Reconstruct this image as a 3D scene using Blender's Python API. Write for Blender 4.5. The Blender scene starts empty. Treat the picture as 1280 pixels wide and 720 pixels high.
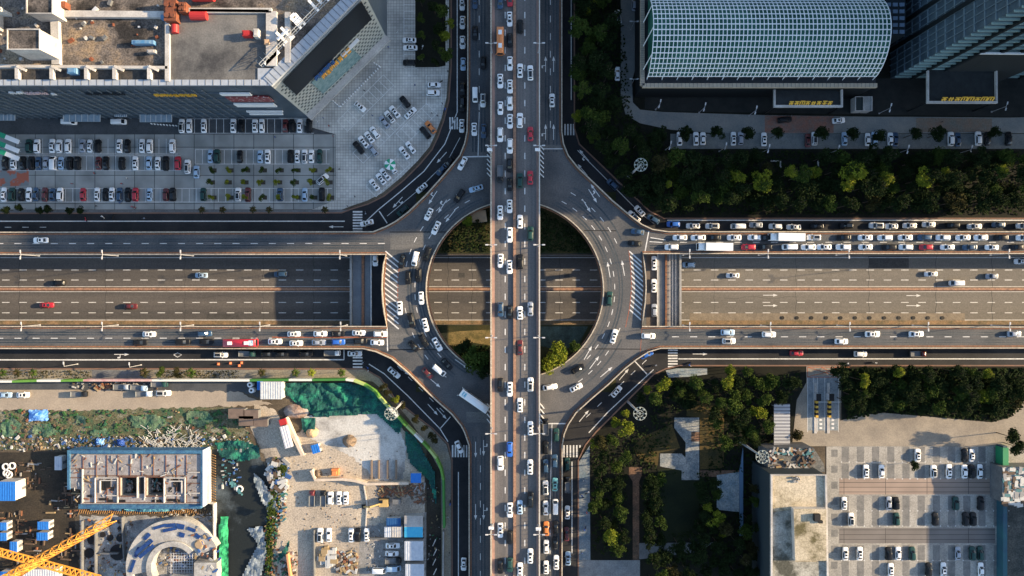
import bpy, bmesh, math, random
from mathutils import Vector, noise
from mathutils.geometry import tessellate_polygon
R = math.radians
rnd = random.Random(7)
sc = bpy.context.scene
COL = sc.collection

# ------------------------------------------------------------------ camera, sky, sun, exposure
S, H = 0.27, 230.0            # metres per pixel at street level, height of the drone
cam_d = bpy.data.cameras.new('camera')
cam = bpy.data.objects.new('camera', cam_d); COL.objects.link(cam)
cam.location = (0, 0, H); cam.rotation_euler = (0, 0, 0)
cam_d.sensor_width = 36; cam_d.lens = 36 * H / (1280 * S)
cam_d.clip_start = 1; cam_d.clip_end = 6000
sc.camera = cam
SUN_EL, SUN_AZ = R(17.5), R(6.5)     # azimuth measured from +x towards +y
world = bpy.data.worlds.new('World'); sc.world = world; world.use_nodes = True
nt = world.node_tree
bg = nt.nodes['Background']
sky = nt.nodes.new('ShaderNodeTexSky'); sky.sky_type = 'NISHITA'; sky.sun_disc = False
sky.sun_elevation = SUN_EL; sky.sun_rotation = R(90) - SUN_AZ
sky.air_density = 1.0; sky.dust_density = 1.0; sky.ozone_density = 1.2
nt.links.new(sky.outputs[0], bg.inputs[0]); bg.inputs[1].default_value = 0.125
sun_d = bpy.data.lights.new('sun', 'SUN'); sun_d.energy = 5.0; sun_d.angle = R(0.55); sun_d.color = (1.0, 0.76, 0.47)
sun = bpy.data.objects.new('sun', sun_d); COL.objects.link(sun)
sd = Vector((math.cos(SUN_EL) * math.cos(SUN_AZ), math.cos(SUN_EL) * math.sin(SUN_AZ), math.sin(SUN_EL)))
sun.rotation_euler = sd.to_track_quat('Z', 'Y').to_euler(); sun.location = sd * 400
sc.view_settings.view_transform = 'Standard'; sc.view_settings.look = 'None'
sc.view_settings.gamma = 1.0; sc.view_settings.use_curve_mapping = False
sc.view_settings.exposure = 1.42
sc.cycles.max_bounces = 5; sc.cycles.diffuse_bounces = 3; sc.cycles.use_denoising = True

# levels
ZG, ZT, ZD, ZB = 0.0, -6.5, 5.0, 11.0     # streets, sunken highway, roundabout deck, overpass

ORD0 = 'first second third fourth fifth sixth seventh eighth ninth tenth eleventh twelfth'.split()
def W(px, py, z=0.0):
    k = S * (H - z) / H
    return Vector(((px - 640) * k, (360 - py) * k, z))
def L(n, z=0.0): return n * S * (H - z) / H

# ------------------------------------------------------------------ materials
MATS = {}
def mat(name, c, rough=0.8, c2=None, scale=0.4, metal=0.0, spec=0.3, detail=6, lo=0.35, hi=0.65, fine=0.0, emit=None, c3=None, stretch=None):
    if name in MATS: return MATS[name]
    m = bpy.data.materials.new(name); m.use_nodes = True
    n = m.node_tree; b = n.nodes['Principled BSDF']
    b.inputs['Roughness'].default_value = rough; b.inputs['Metallic'].default_value = metal
    b.inputs['Specular IOR Level'].default_value = spec
    b.inputs['Base Color'].default_value = (*c, 1)
    if c2 is not None:
        g = n.nodes.new('ShaderNodeNewGeometry')
        src = g.outputs['Position']
        if stretch:
            mp = n.nodes.new('ShaderNodeMapping'); mp.inputs['Scale'].default_value = stretch
            n.links.new(src, mp.inputs[0]); src = mp.outputs[0]
        t = n.nodes.new('ShaderNodeTexNoise'); t.inputs['Scale'].default_value = scale; t.inputs['Detail'].default_value = detail
        t.inputs['Roughness'].default_value = 0.65
        n.links.new(src, t.inputs['Vector'])
        r = n.nodes.new('ShaderNodeValToRGB'); r.color_ramp.elements[0].position = lo; r.color_ramp.elements[1].position = hi
        r.color_ramp.elements[0].color = (*c, 1); r.color_ramp.elements[1].color = (*c2, 1)
        if c3 is not None:
            e = r.color_ramp.elements.new((lo + hi) / 2); e.color = (*c3, 1)
        n.links.new(t.outputs['Fac'], r.inputs[0])
        out = r.outputs[0]
        if fine > 0:
            t2 = n.nodes.new('ShaderNodeTexNoise'); t2.inputs['Scale'].default_value = 2.2; t2.inputs['Detail'].default_value = 8
            n.links.new(g.outputs['Position'], t2.inputs['Vector'])
            mr = n.nodes.new('ShaderNodeMapRange'); mr.inputs[1].default_value = 0.3; mr.inputs[2].default_value = 0.7
            mr.inputs[3].default_value = 1 - fine; mr.inputs[4].default_value = 1 + fine
            n.links.new(t2.outputs['Fac'], mr.inputs[0])
            vm = n.nodes.new('ShaderNodeVectorMath'); vm.operation = 'SCALE'
            n.links.new(out, vm.inputs[0]); n.links.new(mr.outputs[0], vm.inputs['Scale']); out = vm.outputs[0]
        n.links.new(out, b.inputs['Base Color'])
    if emit:
        b.inputs['Emission Color'].default_value = (*c, 1); b.inputs['Emission Strength'].default_value = emit
    MATS[name] = m
    return m

def mat_tiles(name, c, c2, mortar, bw, bh, ms, rot=0.0, rough=0.8, var=0.35, offset=0.0):
    m = bpy.data.materials.new(name); m.use_nodes = True
    n = m.node_tree; b = n.nodes['Principled BSDF']; b.inputs['Roughness'].default_value = rough
    g = n.nodes.new('ShaderNodeNewGeometry'); mp = n.nodes.new('ShaderNodeMapping'); mp.inputs['Rotation'].default_value = (0, 0, rot)
    n.links.new(g.outputs['Position'], mp.inputs[0])
    br = n.nodes.new('ShaderNodeTexBrick'); br.offset = offset
    br.inputs['Color1'].default_value = (*c, 1); br.inputs['Color2'].default_value = (*c2, 1); br.inputs['Mortar'].default_value = (*mortar, 1)
    br.inputs['Scale'].default_value = 1.0; br.inputs['Mortar Size'].default_value = ms
    br.inputs['Brick Width'].default_value = bw; br.inputs['Row Height'].default_value = bh
    n.links.new(mp.outputs[0], br.inputs['Vector'])
    t = n.nodes.new('ShaderNodeTexNoise'); t.inputs['Scale'].default_value = 0.12; t.inputs['Detail'].default_value = 8
    n.links.new(g.outputs['Position'], t.inputs['Vector'])
    mr = n.nodes.new('ShaderNodeMapRange'); mr.inputs[1].default_value = 0.3; mr.inputs[2].default_value = 0.7
    mr.inputs[3].default_value = 1 - var; mr.inputs[4].default_value = 1 + var
    n.links.new(t.outputs['Fac'], mr.inputs[0])
    vm = n.nodes.new('ShaderNodeVectorMath'); vm.operation = 'SCALE'
    n.links.new(br.outputs['Color'], vm.inputs[0]); n.links.new(mr.outputs[0], vm.inputs['Scale'])
    n.links.new(vm.outputs[0], b.inputs['Base Color'])
    MATS[name] = m
    return m

asphalt = mat('asphalt_deck', (.046, .054, .062), .85, (.128, .122, .118), .07, fine=.22, lo=.3, hi=.7, detail=10)
asph_x = mat('asphalt_highway', (.055, .054, .054), .85, (.13, .116, .102), .16, fine=.18, stretch=(.05, 1, 1), lo=.28, hi=.72)
asph_y = mat('asphalt_overpass', (.078, .077, .079), .85, (.185, .168, .156), .45, fine=.15, stretch=(1, .02, 1), lo=.3, hi=.7)
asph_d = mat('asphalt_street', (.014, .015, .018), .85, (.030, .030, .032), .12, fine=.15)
paint = mat('road_paint', (.72, .72, .70), .6, (.5, .49, .47), 1.2)
paint_y = mat('road_paint_orange', (.42, .11, .045), .7, (.25, .08, .04), 1.0)
cream = mat('parapet_concrete', (.52, .45, .35), .8, (.30, .26, .21), 1.6, fine=.25, lo=.3, hi=.7)
orange = mat('painted_kerb_orange', (.30, .135, .07), .85, (.16, .09, .06), 1.2, fine=.25)
conc = mat('concrete', (.33, .32, .3), .85, (.22, .215, .2), .25, fine=.15)
conc_d = mat('concrete_dark', (.10, .105, .11), .85, (.15, .155, .16), .3, fine=.15)
conc_w = mat('concrete_pale', (.52, .5, .47), .85, (.34, .32, .3), .16, fine=.15)
steel = mat('galvanised_steel', (.62, .63, .64), .45, metal=.3)
white = mat('white_paint', (.78, .78, .77), .5)
black = mat('black_rubber', (.012, .012, .013), .7)
glass = mat('dark_glass', (.012, .016, .02), .12, spec=.6)
soil = mat('bare_soil', (.05, .04, .03), .95, (.12, .095, .065), .1, fine=.3)
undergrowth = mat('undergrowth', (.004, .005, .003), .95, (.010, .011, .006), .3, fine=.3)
lawn = mat('lawn', (.018, .026, .01), .95, (.05, .042, .014), .12, fine=.3)
sandm = mat('beige_concrete', (.36, .30, .23), .9, (.28, .235, .185), .12, fine=.14)
plazam = mat_tiles('plaza_paving', (.40, .39, .355), (.50, .485, .44), (.22, .215, .205), .95, .95, .06, 0, var=.3)
plaza_lot = mat_tiles('lot_paving', (.22, .23, .22), (.29, .295, .28), (.05, .055, .055), 6.7, 9.5, .11, 0, var=.3)
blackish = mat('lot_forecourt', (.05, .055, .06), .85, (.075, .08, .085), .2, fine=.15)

# ------------------------------------------------------------------ mesh builder
class MB:
    def __init__(s): s.v = []; s.f = []; s.m = []; s.smooth = False
    def quad(s, a, b, c, d, mi=0):
        i = len(s.v); s.v += [tuple(a), tuple(b), tuple(c), tuple(d)]; s.f.append((i, i + 1, i + 2, i + 3)); s.m.append(mi)
    def box(s, c, sz, rz=0.0, mi=0):
        cx, cy, cz = c; hx, hy, hz = sz[0] / 2, sz[1] / 2, sz[2] / 2
        co, si = math.cos(rz), math.sin(rz); i = len(s.v)
        for dz in (-hz, hz):
            for dx, dy in ((-hx, -hy), (hx, -hy), (hx, hy), (-hx, hy)):
                s.v.append((cx + dx * co - dy * si, cy + dx * si + dy * co, cz + dz))
        for f in ((3, 2, 1, 0), (4, 5, 6, 7), (0, 1, 5, 4), (1, 2, 6, 5), (2, 3, 7, 6), (3, 0, 4, 7)):
            s.f.append(tuple(i + k for k in f)); s.m.append(mi)
    def bar(s, a, b, w, h=None, mi=0):
        a, b = Vector(a), Vector(b); d = b - a
        if d.length < 1e-5: return
        h = h or w; u = d.normalized(); up = Vector((0, 0, 1)) if abs(u.z) < .95 else Vector((1, 0, 0))
        x = u.cross(up).normalized() * (w / 2); y = u.cross(x).normalized() * (h / 2); i = len(s.v)
        for p in (a, b):
            for q in (-x - y, x - y, x + y, -x + y): s.v.append(tuple(p + q))
        for f in ((3, 2, 1, 0), (4, 5, 6, 7), (0, 1, 5, 4), (1, 2, 6, 5), (2, 3, 7, 6), (3, 0, 4, 7)):
            s.f.append(tuple(i + k for k in f)); s.m.append(mi)
    def tube(s, a, b, r, r2=None, n=8, mi=0):
        a, b = Vector(a), Vector(b); r2 = r if r2 is None else r2
        u = (b - a).normalized(); up = Vector((0, 0, 1)) if abs(u.z) < .95 else Vector((1, 0, 0))
        x = u.cross(up).normalized(); y = u.cross(x).normalized(); i = len(s.v)
        for p, rr in ((a, r), (b, r2)):
            for k in range(n):
                t = 2 * math.pi * k / n; s.v.append(tuple(p + (x * math.cos(t) + y * math.sin(t)) * rr))
        for k in range(n):
            s.f.append((i + k, i + (k + 1) % n, i + n + (k + 1) % n, i + n + k)); s.m.append(mi)
        s.f.append(tuple(i + k for k in range(n))[::-1]); s.m.append(mi)
        s.f.append(tuple(i + n + k for k in range(n))); s.m.append(mi)
    def poly(s, pts, z, mi=0):
        i = len(s.v); s.v += [(p[0], p[1], z) for p in pts]
        for t in tessellate_polygon([[Vector((p[0], p[1], 0)) for p in pts]]):
            a, b, c = [Vector(s.v[i + k]) for k in t]
            if (b - a).cross(c - a).z < 0: t = (t[0], t[2], t[1])
            s.f.append(tuple(i + k for k in t)); s.m.append(mi)
    def prism(s, pts, z0, z1, mi=0, side=None, bottom=False, holes=()):
        side = mi if side is None else side
        loops = [list(pts)] + [list(h) for h in holes]
        flat = [p for l in loops for p in l]
        i = len(s.v); s.v += [(p[0], p[1], z1) for p in flat]
        tr = tessellate_polygon([[Vector((p[0], p[1], 0)) for p in l] for l in loops])
        for t in tr:
            a, b, c = [Vector(s.v[i + k]) for k in t]
            if (b - a).cross(c - a).z < 0: t = (t[0], t[2], t[1])
            s.f.append(tuple(i + k for k in t)); s.m.append(mi)
        j = len(s.v); s.v += [(p[0], p[1], z0) for p in flat]
        if bottom:
            for t in tr:
                a, b, c = [Vector(s.v[j + k]) for k in t]
                if (b - a).cross(c - a).z > 0: t = (t[0], t[2], t[1])
                s.f.append(tuple(j + k for k in t)); s.m.append(side)
        o = 0
        for l in loops:
            n = len(l)
            for k in range(n):
                k2 = (k + 1) % n
                s.f.append((i + o + k, j + o + k, j + o + k2, i + o + k2)); s.m.append(side)
            o += n
    def ribbon(s, pts, w, z0, z1, closed=False, mi=0):
        """a wall or strip along world points (x,y)"""
        P = [Vector((p[0], p[1])) for p in pts]; n = len(P); Lf = []; Rt = []
        for k in range(n):
            a = P[k - 1] if (k > 0 or closed) else P[k]; b = P[(k + 1) % n] if (k < n - 1 or closed) else P[k]
            d = (b - a); d = d.normalized() if d.length > 1e-6 else Vector((1, 0)); q = Vector((-d.y, d.x)) * (w / 2)
            Lf.append(P[k] + q); Rt.append(P[k] - q)
        m = n if closed else n - 1
        for k in range(m):
            k2 = (k + 1) % n
            a, b, c, d = Lf[k], Rt[k], Rt[k2], Lf[k2]
            s.quad((a.x, a.y, z1), (b.x, b.y, z1), (c.x, c.y, z1), (d.x, d.y, z1), mi)
            if z1 - z0 > .01:
                s.quad((a.x, a.y, z0), (a.x, a.y, z1), (d.x, d.y, z1), (d.x, d.y, z0), mi)
                s.quad((b.x, b.y, z1), (b.x, b.y, z0), (c.x, c.y, z0), (c.x, c.y, z1), mi)
        if not closed and z1 - z0 > .01:
            for a, b in ((Lf[0], Rt[0]), (Rt[-1], Lf[-1])):
                s.quad((a.x, a.y, z1), (a.x, a.y, z0), (b.x, b.y, z0), (b.x, b.y, z1), mi)
    def data(s, name, mats):
        me = bpy.data.meshes.new(name); me.from_pydata(s.v, [], s.f)
        for m in mats: me.materials.append(m)
        me.polygons.foreach_set('material_index', s.m)
        me.update(); return me
    def build(s, name, mats, parent=None, loc=None, rz=0.0):
        if not isinstance(mats, (list, tuple)): mats = [mats]
        o = bpy.data.objects.new(name, s.data(name, mats)); COL.objects.link(o)
        if loc is not None: o.location = loc
        o.rotation_euler = (0, 0, rz)
        if parent is not None: o.parent = parent
        return o

def tag(o, label=None, cat=None, group=None, kind=None):
    if label: o['label'] = label
    if cat: o['category'] = cat
    if group: o['group'] = group
    if kind: o['kind'] = kind
    return o
def thing(name, label, cat, loc=(0, 0, 0), rz=0.0, group=None):
    o = bpy.data.objects.new(name, None); COL.objects.link(o); o.location = loc; o.rotation_euler = (0, 0, rz)
    o.empty_display_size = .5
    return tag(o, label, cat, group)
def struct(mb, name, mats): return tag(mb.build(name, mats), kind='structure')
def copy_tree(o, parent=None):
    c = o.copy(); COL.objects.link(c)
    if parent is not None: c.parent = parent
    for ch in list(o.children): copy_tree(ch, c)
    return c
def pw(pts, z=0.0): return [W(x, y, z).to_2d() for x, y in pts]
def sheet(name, pts, z, m, zref=None):
    b = MB(); b.poly(pw(pts, z if zref is None else zref), z); return struct(b, name, m)
def slab(name, pts, z, m, z0=-.3, side=None):
    b = MB(); b.prism(pw(pts, z), z0, z, 0, 1 if side else 0); return struct(b, name, [m, side] if side else m)

# ------------------------------------------------------------------ terrain
yN, yS = W(0, 318, ZD).y, W(0, 408, ZD).y
b = MB()
X = 1500
b.quad((-X, yN, 0), (X, yN, 0), (X, X, 0), (-X, X, 0)); b.quad((-X, -X, 0), (X, -X, 0), (X, yS, 0), (-X, yS, 0))
struct(b, 'ground', soil)
b = MB(); b.quad((-X, yS, ZT - .02), (X, yS, ZT - .02), (X, yN, ZT - .02), (-X, yN, ZT - .02)); struct(b, 'sunken_highway', asph_x)
b = MB(); b.box((0, yN + .2, ZT / 2 - .1), (2 * X, .4, -ZT + .1)); b.box((0, yS - .2, ZT / 2 - .1), (2 * X, .4, -ZT + .1))
struct(b, 'retaining_wall', conc_d)

# ------------------------------------------------------------------ streets at ground level
NW_curb = [(-300, 267), (427, 266), (440, 261), (460, 255), (480, 245), (505, 225), (525, 205), (540, 187), (547, 172), (555, 150), (561, 125), (564, 82), (564, -200)]
NE_curb = [(718, -200), (718, 160), (724, 180), (745, 200), (772, 226), (812, 264), (830, 273), (1580, 273)]
SE_curb = [(1580, 457), (850, 457), (832, 461), (817, 468), (785, 500), (745, 540), (732, 556), (723, 575), (723, 920)]
SW_curb = [(565, 920), (565, 575), (560, 555), (540, 535), (520, 520), (495, 500), (475, 472), (455, 461), (440, 461), (-300, 461)]
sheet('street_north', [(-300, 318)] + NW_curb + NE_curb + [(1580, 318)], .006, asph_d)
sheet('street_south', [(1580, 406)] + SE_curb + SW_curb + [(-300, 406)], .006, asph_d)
# grass inside the roundabout
def circ(cx, cy, r, n=64, a0=0, a1=360): return [(cx + r * math.cos(R(a0 + (a1 - a0) * k / n)), cy + r * math.sin(R(a0 + (a1 - a0) * k / n))) for k in range(n + (0 if a1 - a0 == 360 else 1))]
sheet('lawn_north', [(520, 240), (770, 240), (770, 317), (520, 317)], .012, lawn)
sheet('lawn_south', [(520, 406), (770, 406), (770, 490), (520, 490)], .012, lawn)
sheet('park_lawn', [(822, 586), (880, 588), (884, 672), (826, 678)], .06, mat('park_lawn', (.007, .012, .005), .95, (.016, .022, .008), .15, fine=.2))
sheet('dry_grass', [(540, 418), (575, 414), (614, 412), (614, 432), (590, 428), (560, 438), (545, 432)], .02, mat('dry_grass', (.24, .17, .07), .95, (.10, .085, .03), .4, fine=.3))
sheet('mossy_slope', [(676, 408), (735, 408), (722, 434), (690, 436), (676, 432)], .02, mat('mossy_slope', (.06, .09, .075), .95, (.025, .035, .03), .3, fine=.3))

# ------------------------------------------------------------------ roundabout deck
NWo = [(-300, 291), (467, 290), (482, 284), (495, 277), (510, 266), (532, 245), (557, 217), (575, 195), (581, 180), (584, 165), (585, 125), (585, -200)]
NEo = [(702, -200), (702, 165), (704, 180), (710, 195), (722, 210), (740, 227), (765, 251), (790, 272), (802, 281), (815, 287), (835, 290), (1580, 290)]
Ei = [(1580, 317), (803, 317), (805, 330), (806.5, 345), (807, 360), (806, 378), (804, 392), (802, 408), (1580, 409)]
SEo = [(1580, 434.5), (825, 435), (810, 439.5), (795, 449), (780, 461), (760, 480), (740, 497), (720, 515), (710, 530), (705, 542), (702.5, 556), (702, 920)]
SWo = [(587, 920), (586.5, 556), (581, 540), (577, 532), (565, 517), (550, 504), (530, 485), (510, 465), (490, 448), (470, 439), (455, 435.5), (-300, 435)]
Wi = [(-300, 408), (484, 408), (481, 392), (479, 378), (478, 360), (478.5, 345), (480, 330), (483, 318), (-300, 318)]
hole = circ(643.5, 362, 110.5, 72)
b = MB(); b.prism(pw(NWo + NEo + Ei + SEo + SWo + Wi, ZD), ZD - 1.4, ZD, 0, 1, True, [pw(hole, ZD)])
deck = struct(b, 'roundabout_road', [asphalt, conc_d])
# parapets of the deck, with the orange strip along their foot
def parapet(pts, label, z=ZD, closed=False, inward=1, wall=cream, strip=orange, h=1.05):
    t = thing('parapet_wall', label, 'parapet', W(*pts[0], z), 0, 'parapets of the roundabout roads')
    P = [Vector(p) - t.location.to_2d() for p in pw(pts, z)]
    m = MB(); m.ribbon(P, .34, 0, h, closed); m.build('barrier', wall, t)
    if strip:
        n = len(P); Q = []
        for k in range(n):
            a = P[k - 1] if (k > 0 or closed) else P[k]; c = P[(k + 1) % n] if (k < n - 1 or closed) else P[k]
            d = (c - a).normalized(); Q.append(P[k] + Vector((-d.y, d.x)) * (.55 * inward))
        m = MB(); m.ribbon(Q, .38, 0, .18, closed); m.build('kerb', strip, t)
    return t
parapet(NWo, 'pale parapet between the plaza slip road and the raised roundabout, top left', inward=-1)
parapet(NEo, 'pale parapet curving past the dark wood, top right of the roundabout', inward=-1)
parapet(SEo, 'pale parapet curving past the park trees, bottom right of the roundabout', inward=-1)
parapet(SWo, 'pale parapet curving past the building site, bottom left of the roundabout', inward=-1)
parapet(Wi, 'pale parapet round the open highway cutting on the left side', inward=-1)
parapet(Ei, 'pale parapet round the open highway cutting on the right side', inward=-1)
parapet(hole, 'round pale parapet around the roundabout centre opening', closed=True, inward=-1)
# piers under the deck
for k, (x, y) in enumerate([(490, 335), (490, 390), (515, 300), (515, 425), (795, 335), (795, 392), (770, 300), (770, 430)]):
    p = W(x, y, 0); m = MB(); z0 = ZT if 320 < y < 405 else 0
    m.tube((0, 0, 0), (0, 0, ZD - 1.4 - z0), .7, n=12); m.box((0, 0, ZD - 1.75 - z0), (4.4, 1.6, .7))
    tag(m.build('bridge_pier', conc_d, loc=(p.x, p.y, z0)), kind='structure')

# ------------------------------------------------------------------ street-level crossings over the cutting
def crossing(x0, x1, bands, name):
    m = MB(); pts = pw([(x0, 317), (x1, 317), (x1, 409), (x0, 409)], .4)
    m.prism(pts, -.9, .4, 0, 0, True); struct(m, name, conc_d)
    for k, (a, c, mt, nm, h) in enumerate(bands):
        m = MB(); q = pw([(a, 317), (c, 317), (c, 409), (a, 409)], .4); m.prism(q, .4, .4 + h); struct(m, nm, mt)
lane_w = mat('pathway_blue_grey', (.12, .135, .15), .85, (.17, .18, .19), .3, fine=.1)
crossing(438, 483, [(438, 440.5, conc, 'edge_beam', 1.0), (441, 452, lane_w, 'footway', .12), (452.3, 455.5, orange, 'planter_strip', .5), (456, 463.5, lane_w, 'cycle_path', .1), (463.7, 464.8, paint, 'white_barrier', .7), (465, 481, asph_d, 'lane', .01)], 'street_crossing')
crossing(803, 851, [(808, 820.5, mat('lane_brown', (.16, .125, .1), .85, (.12, .1, .085), .3, fine=.1), 'lane', .01), (820.8, 822.4, conc_w, 'white_barrier', .7), (822.6, 831, lane_w, 'cycle_path', .1), (831.3, 833.6, orange, 'planter_strip', .5), (834, 848.3, mat('pathway_pale', (.24, .22, .2), .85, (.16, .155, .15), .4, fine=.1), 'footway', .12), (848.5, 851, conc, 'edge_beam', 1.0)], 'street_crossing')
for xx, xl in ((836.5, 'left'), (840, 'middle'), (844, 'right')):
    m = MB(); a = W(xx, 318, .52); c = W(xx, 408, .52); m.bar((0, 0, .9), (0, c.y - a.y, .9), .08)
    for k in range(13): m.bar((0, (c.y - a.y) * k / 12, 0), (0, (c.y - a.y) * k / 12, .95), .09)
    tag(m.build('railing', steel, loc=a), xl + ' one of three thin steel railings on the pale footway crossing the cutting', 'railing', 'railings on the right hand footway crossing')

# ------------------------------------------------------------------ overpass
ov = thing('overpass', 'long straight raised road bridge crossing over the roundabout from top to bottom', 'bridge', (0, 0, 0))
Y0, Y1 = W(0, 960, ZB).y, W(0, -240, ZB).y
def ovx(px): return W(px, 0, ZB).x
m = MB(); m.prism([(ovx(613), Y0), (ovx(675), Y0), (ovx(675), Y1), (ovx(613), Y1)], ZB - 1.3, ZB, 0, 1, True); m.build('deck', [asph_y, conc_d], ov)
def yb(x0, x1, z0, z1, nm, mt):
    m = MB(); m.box(((ovx(x0) + ovx(x1)) / 2, (Y0 + Y1) / 2, (z0 + z1) / 2), (ovx(x1) - ovx(x0), Y1 - Y0, z1 - z0)); m.build(nm, mt, ov)
yb(613, 615, ZB - .3, ZB + 1.1, 'barrier', cream); yb(673.2, 675, ZB - .3, ZB + 1.1, 'barrier', cream)
yb(615.2, 618.4, ZB, ZB + .16, 'kerb', mat('kerb_pink', (.36, .23, .19), .8, (.28, .18, .15), .5))
yb(670.6, 673, ZB, ZB + .16, 'kerb', MATS['kerb_pink'])
yb(641.6, 645, ZB, ZB + .55, 'median_barrier', mat('median_orange', (.36, .20, .125), .8, (.22, .13, .09), .9, fine=.25))
m = MB()
k = Y0
while k < Y1:
    m.box((ovx(674.2), k, ZB + 1.5), (.12, .12, .8)); k += 1.35
m.box((ovx(674.2), (Y0 + Y1) / 2, ZB + 1.93), (.14, Y1 - Y0, .1)); m.build('railing', steel, ov)
for y in range(-100, 900, 62):
    if 300 < y < 420: continue
    m = MB(); q = W(0, y, 0)
    for sx in (-3.2, 3.2): m.tube((sx, q.y, ZD if 200 < y < 520 and abs(y - 362) > 112 else 0), (sx, q.y, ZB - 1.9), .65, n=12)
    m.box((0, q.y, ZB - 1.6), (11, 1.7, .6)); m.build('pier', conc_d, ov)
m = MB()
def ydash(mb, px, z, y0=-230, y1=950, on=7.8, off=14.2, w=1.15, ph=0):
    y = y0 + ph
    while y < y1:
        a, c = W(px - w / 2, y, z), W(px + w / 2, y + on, z); mb.quad((a.x, c.y, z), (c.x, c.y, z), (c.x, a.y, z), (a.x, a.y, z)); y += on + off
ydash(m, 631.5, ZB + .012, ph=3, w=1.25); ydash(m, 656, ZB + .012, ph=3, w=1.25)
struct(m, 'overpass_lane_markings', paint)

# ------------------------------------------------------------------ road markings
mk = MB(); mk_o = MB()
def seg(p, q, z, w=.16, mb=None):
    (mb or mk).ribbon([W(*p, z), W(*q, z)], w, z, z)
def line(pts, z, w=.16, mb=None): (mb or mk).ribbon([W(x, y, z) for x, y in pts], w, z, z)
def dash(p, q, z, on=2.2, off=3.7, w=.2, mb=None, ph=0):
    a, c = W(*p, z), W(*q, z); d = c - a; Lh = d.length; d.normalize(); t = ph
    while t < Lh:
        e = min(t + on, Lh); (mb or mk).ribbon([a + d * t, a + d * e], w, z, z); t += on + off
def arc_dash(r, a0, a1, z, on=7, off=9, w=.22, cx=643.5, cy=362):
    t = a0; step = math.degrees(1 / r)
    while t < a1:
        e = t + on * step
        mk.ribbon([W(cx + r * math.cos(R(u)), cy + r * math.sin(R(u)), z) for u in (t, (t + e) / 2, e)], w, z, z); t = e + off * step
def arrow(px, py, bear, z, length=5.4, kind='s', w=.22):
    c = W(px, py, z).to_2d(); a = R(90 - bear); d = Vector((math.cos(a), math.sin(a))); n = Vector((-d.y, d.x))
    tail, neck, tip = c - d * length / 2, c + d * (length / 2 - 1.5), c + d * length / 2
    mk.ribbon([tail, neck], w, z, z)
    q = [neck + n * .5, neck - n * .5, tip]; i = len(mk.v); mk.v += [(p.x, p.y, z) for p in q]; mk.f.append((i, i + 1, i + 2)); mk.m.append(0)
    if kind != 's':
        s = 1 if kind == 'l' else -1; e0 = c - d * .5; e1 = e0 + n * s * 1.1
        mk.ribbon([e0, e1], w, z + .002, z + .002); mk.ribbon([e1, e1 - d * .9], w * 2.2, z + .004, z + .004)
zt = ZT - .008; zd = ZD + .012; zg = .016
# sunken highway: lanes left and right and inside the opening
for y in (337.5, 350, 378, 391): dash((-300, y), (1580, y), zt, 2.6, 3.4, .24)
for y in (358.2, 364.6): line([(-300, y), (1580, y)], zt, .16)
for y in (322, 400): line([(-300, y), (1580, y)], zt, .2)
m = MB(); m.box((0, W(0, 361.3, ZT).y, ZT + .35), (2 * 600, L(3.4, ZT), .75)); tag(m.build('median_barrier', MATS['median_orange']), 'long orange brown median running along the middle of the sunken highway', 'barrier')
b = MB(); b.poly(pw([(-300, 400.5), (1580, 400.5), (1580, 405.6), (-300, 405.6)], ZT), ZT - .004); struct(b, 'highway_verge', mat('verge', (.28, .18, .10), .9, (.12, .10, .06), .4, fine=.3))
for x, y in ((963, 369), (963, 382), (1142, 369.5), (1142, 382)): arrow(x, y, 90, zt, 5)
b = MB(); b.poly(pw([(862, 391.6), (1206, 391.6), (1206, 400.4), (862, 400.4)], ZT), ZT - .001); struct(b, 'widening_strip', mat('strip_beige', (.24, .2, .15), .9, (.17, .145, .115), .4, fine=.2))
for k in range(12):
    m = MB(); p = W(978 + 18.2 * k, 397.3, ZT); m.tube((0, 0, 0), (0, 0, .14), .62, n=12); tag(m.build('tree_pit', black, loc=p), f'{ORD0[k]} round black planting pit from the left in the beige strip of the highway', 'planting pit', 'round pits in a row along the highway strip')
b = MB(); b.poly(pw([(850, 318), (1580, 318), (1580, 406), (850, 406)], ZT), ZT - .015); struct(b, 'sunken_highway_pale', mat('asphalt_highway_pale', (.115, .107, .094), .85, (.19, .174, .150), .14, fine=.16, stretch=(.05, 1, 1), lo=.28, hi=.72))  # lighter, yellower asphalt sheet over the right-hand stretch
cj = MB()
for x in (-80, 24, 132, 231, 329, 392, 560, 590, 700, 893, 995, 1086, 1170, 1240): cj.ribbon([W(x + .8 * math.sin(k_ * 1.3 + x), 319 + 4.1 * k_, ZT) for k_ in range(21)], .07 if x % 2 else .12, ZT - .004, ZT - .004)
for x0, y, n_ in ((20, 352, 9), (210, 371, 14), (900, 334, 12), (1010, 341, 8), (905, 372, 14), (1130, 397, 6), (120, 395, 9)): cj.ribbon([W(x0 + 7 * k_, y + 1.6 * math.sin(k_ * .9 + x0), ZT) for k_ in range(n_)], .06, ZT - .0035, ZT - .0035)
struct(cj, 'asphalt_cracks', mat('crack_dark', (.03, .03, .03), .9))
pt = MB()
for x0, y0, x1, y1 in ((1086, 319, 1136, 335), (258, 392, 300, 401), (573, 341, 581, 347), (705, 341, 712, 347)): pt.poly(pw([(x0, y0), (x1, y0), (x1, y1), (x0, y1)], ZT), ZT - .011)
struct(pt, 'asphalt_patches', mat('patch_dark', (.05, .048, .046), .85, (.07, .068, .064), .6, fine=.2))
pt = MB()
for P_ in ([(488, 291), (555, 291), (548, 305), (505, 312), (488, 312)], [(487, 409), (500, 409), (528, 436), (487, 436)], [(583, 515), (609, 515), (609, 528), (583, 528)], [(678, 181), (701, 181), (702, 187), (678, 188)]): pt.poly(pw(P_, ZD), ZD + .006)  # pale patches; the small one left of the overpass is painted sunlight
tw = MB()
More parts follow.
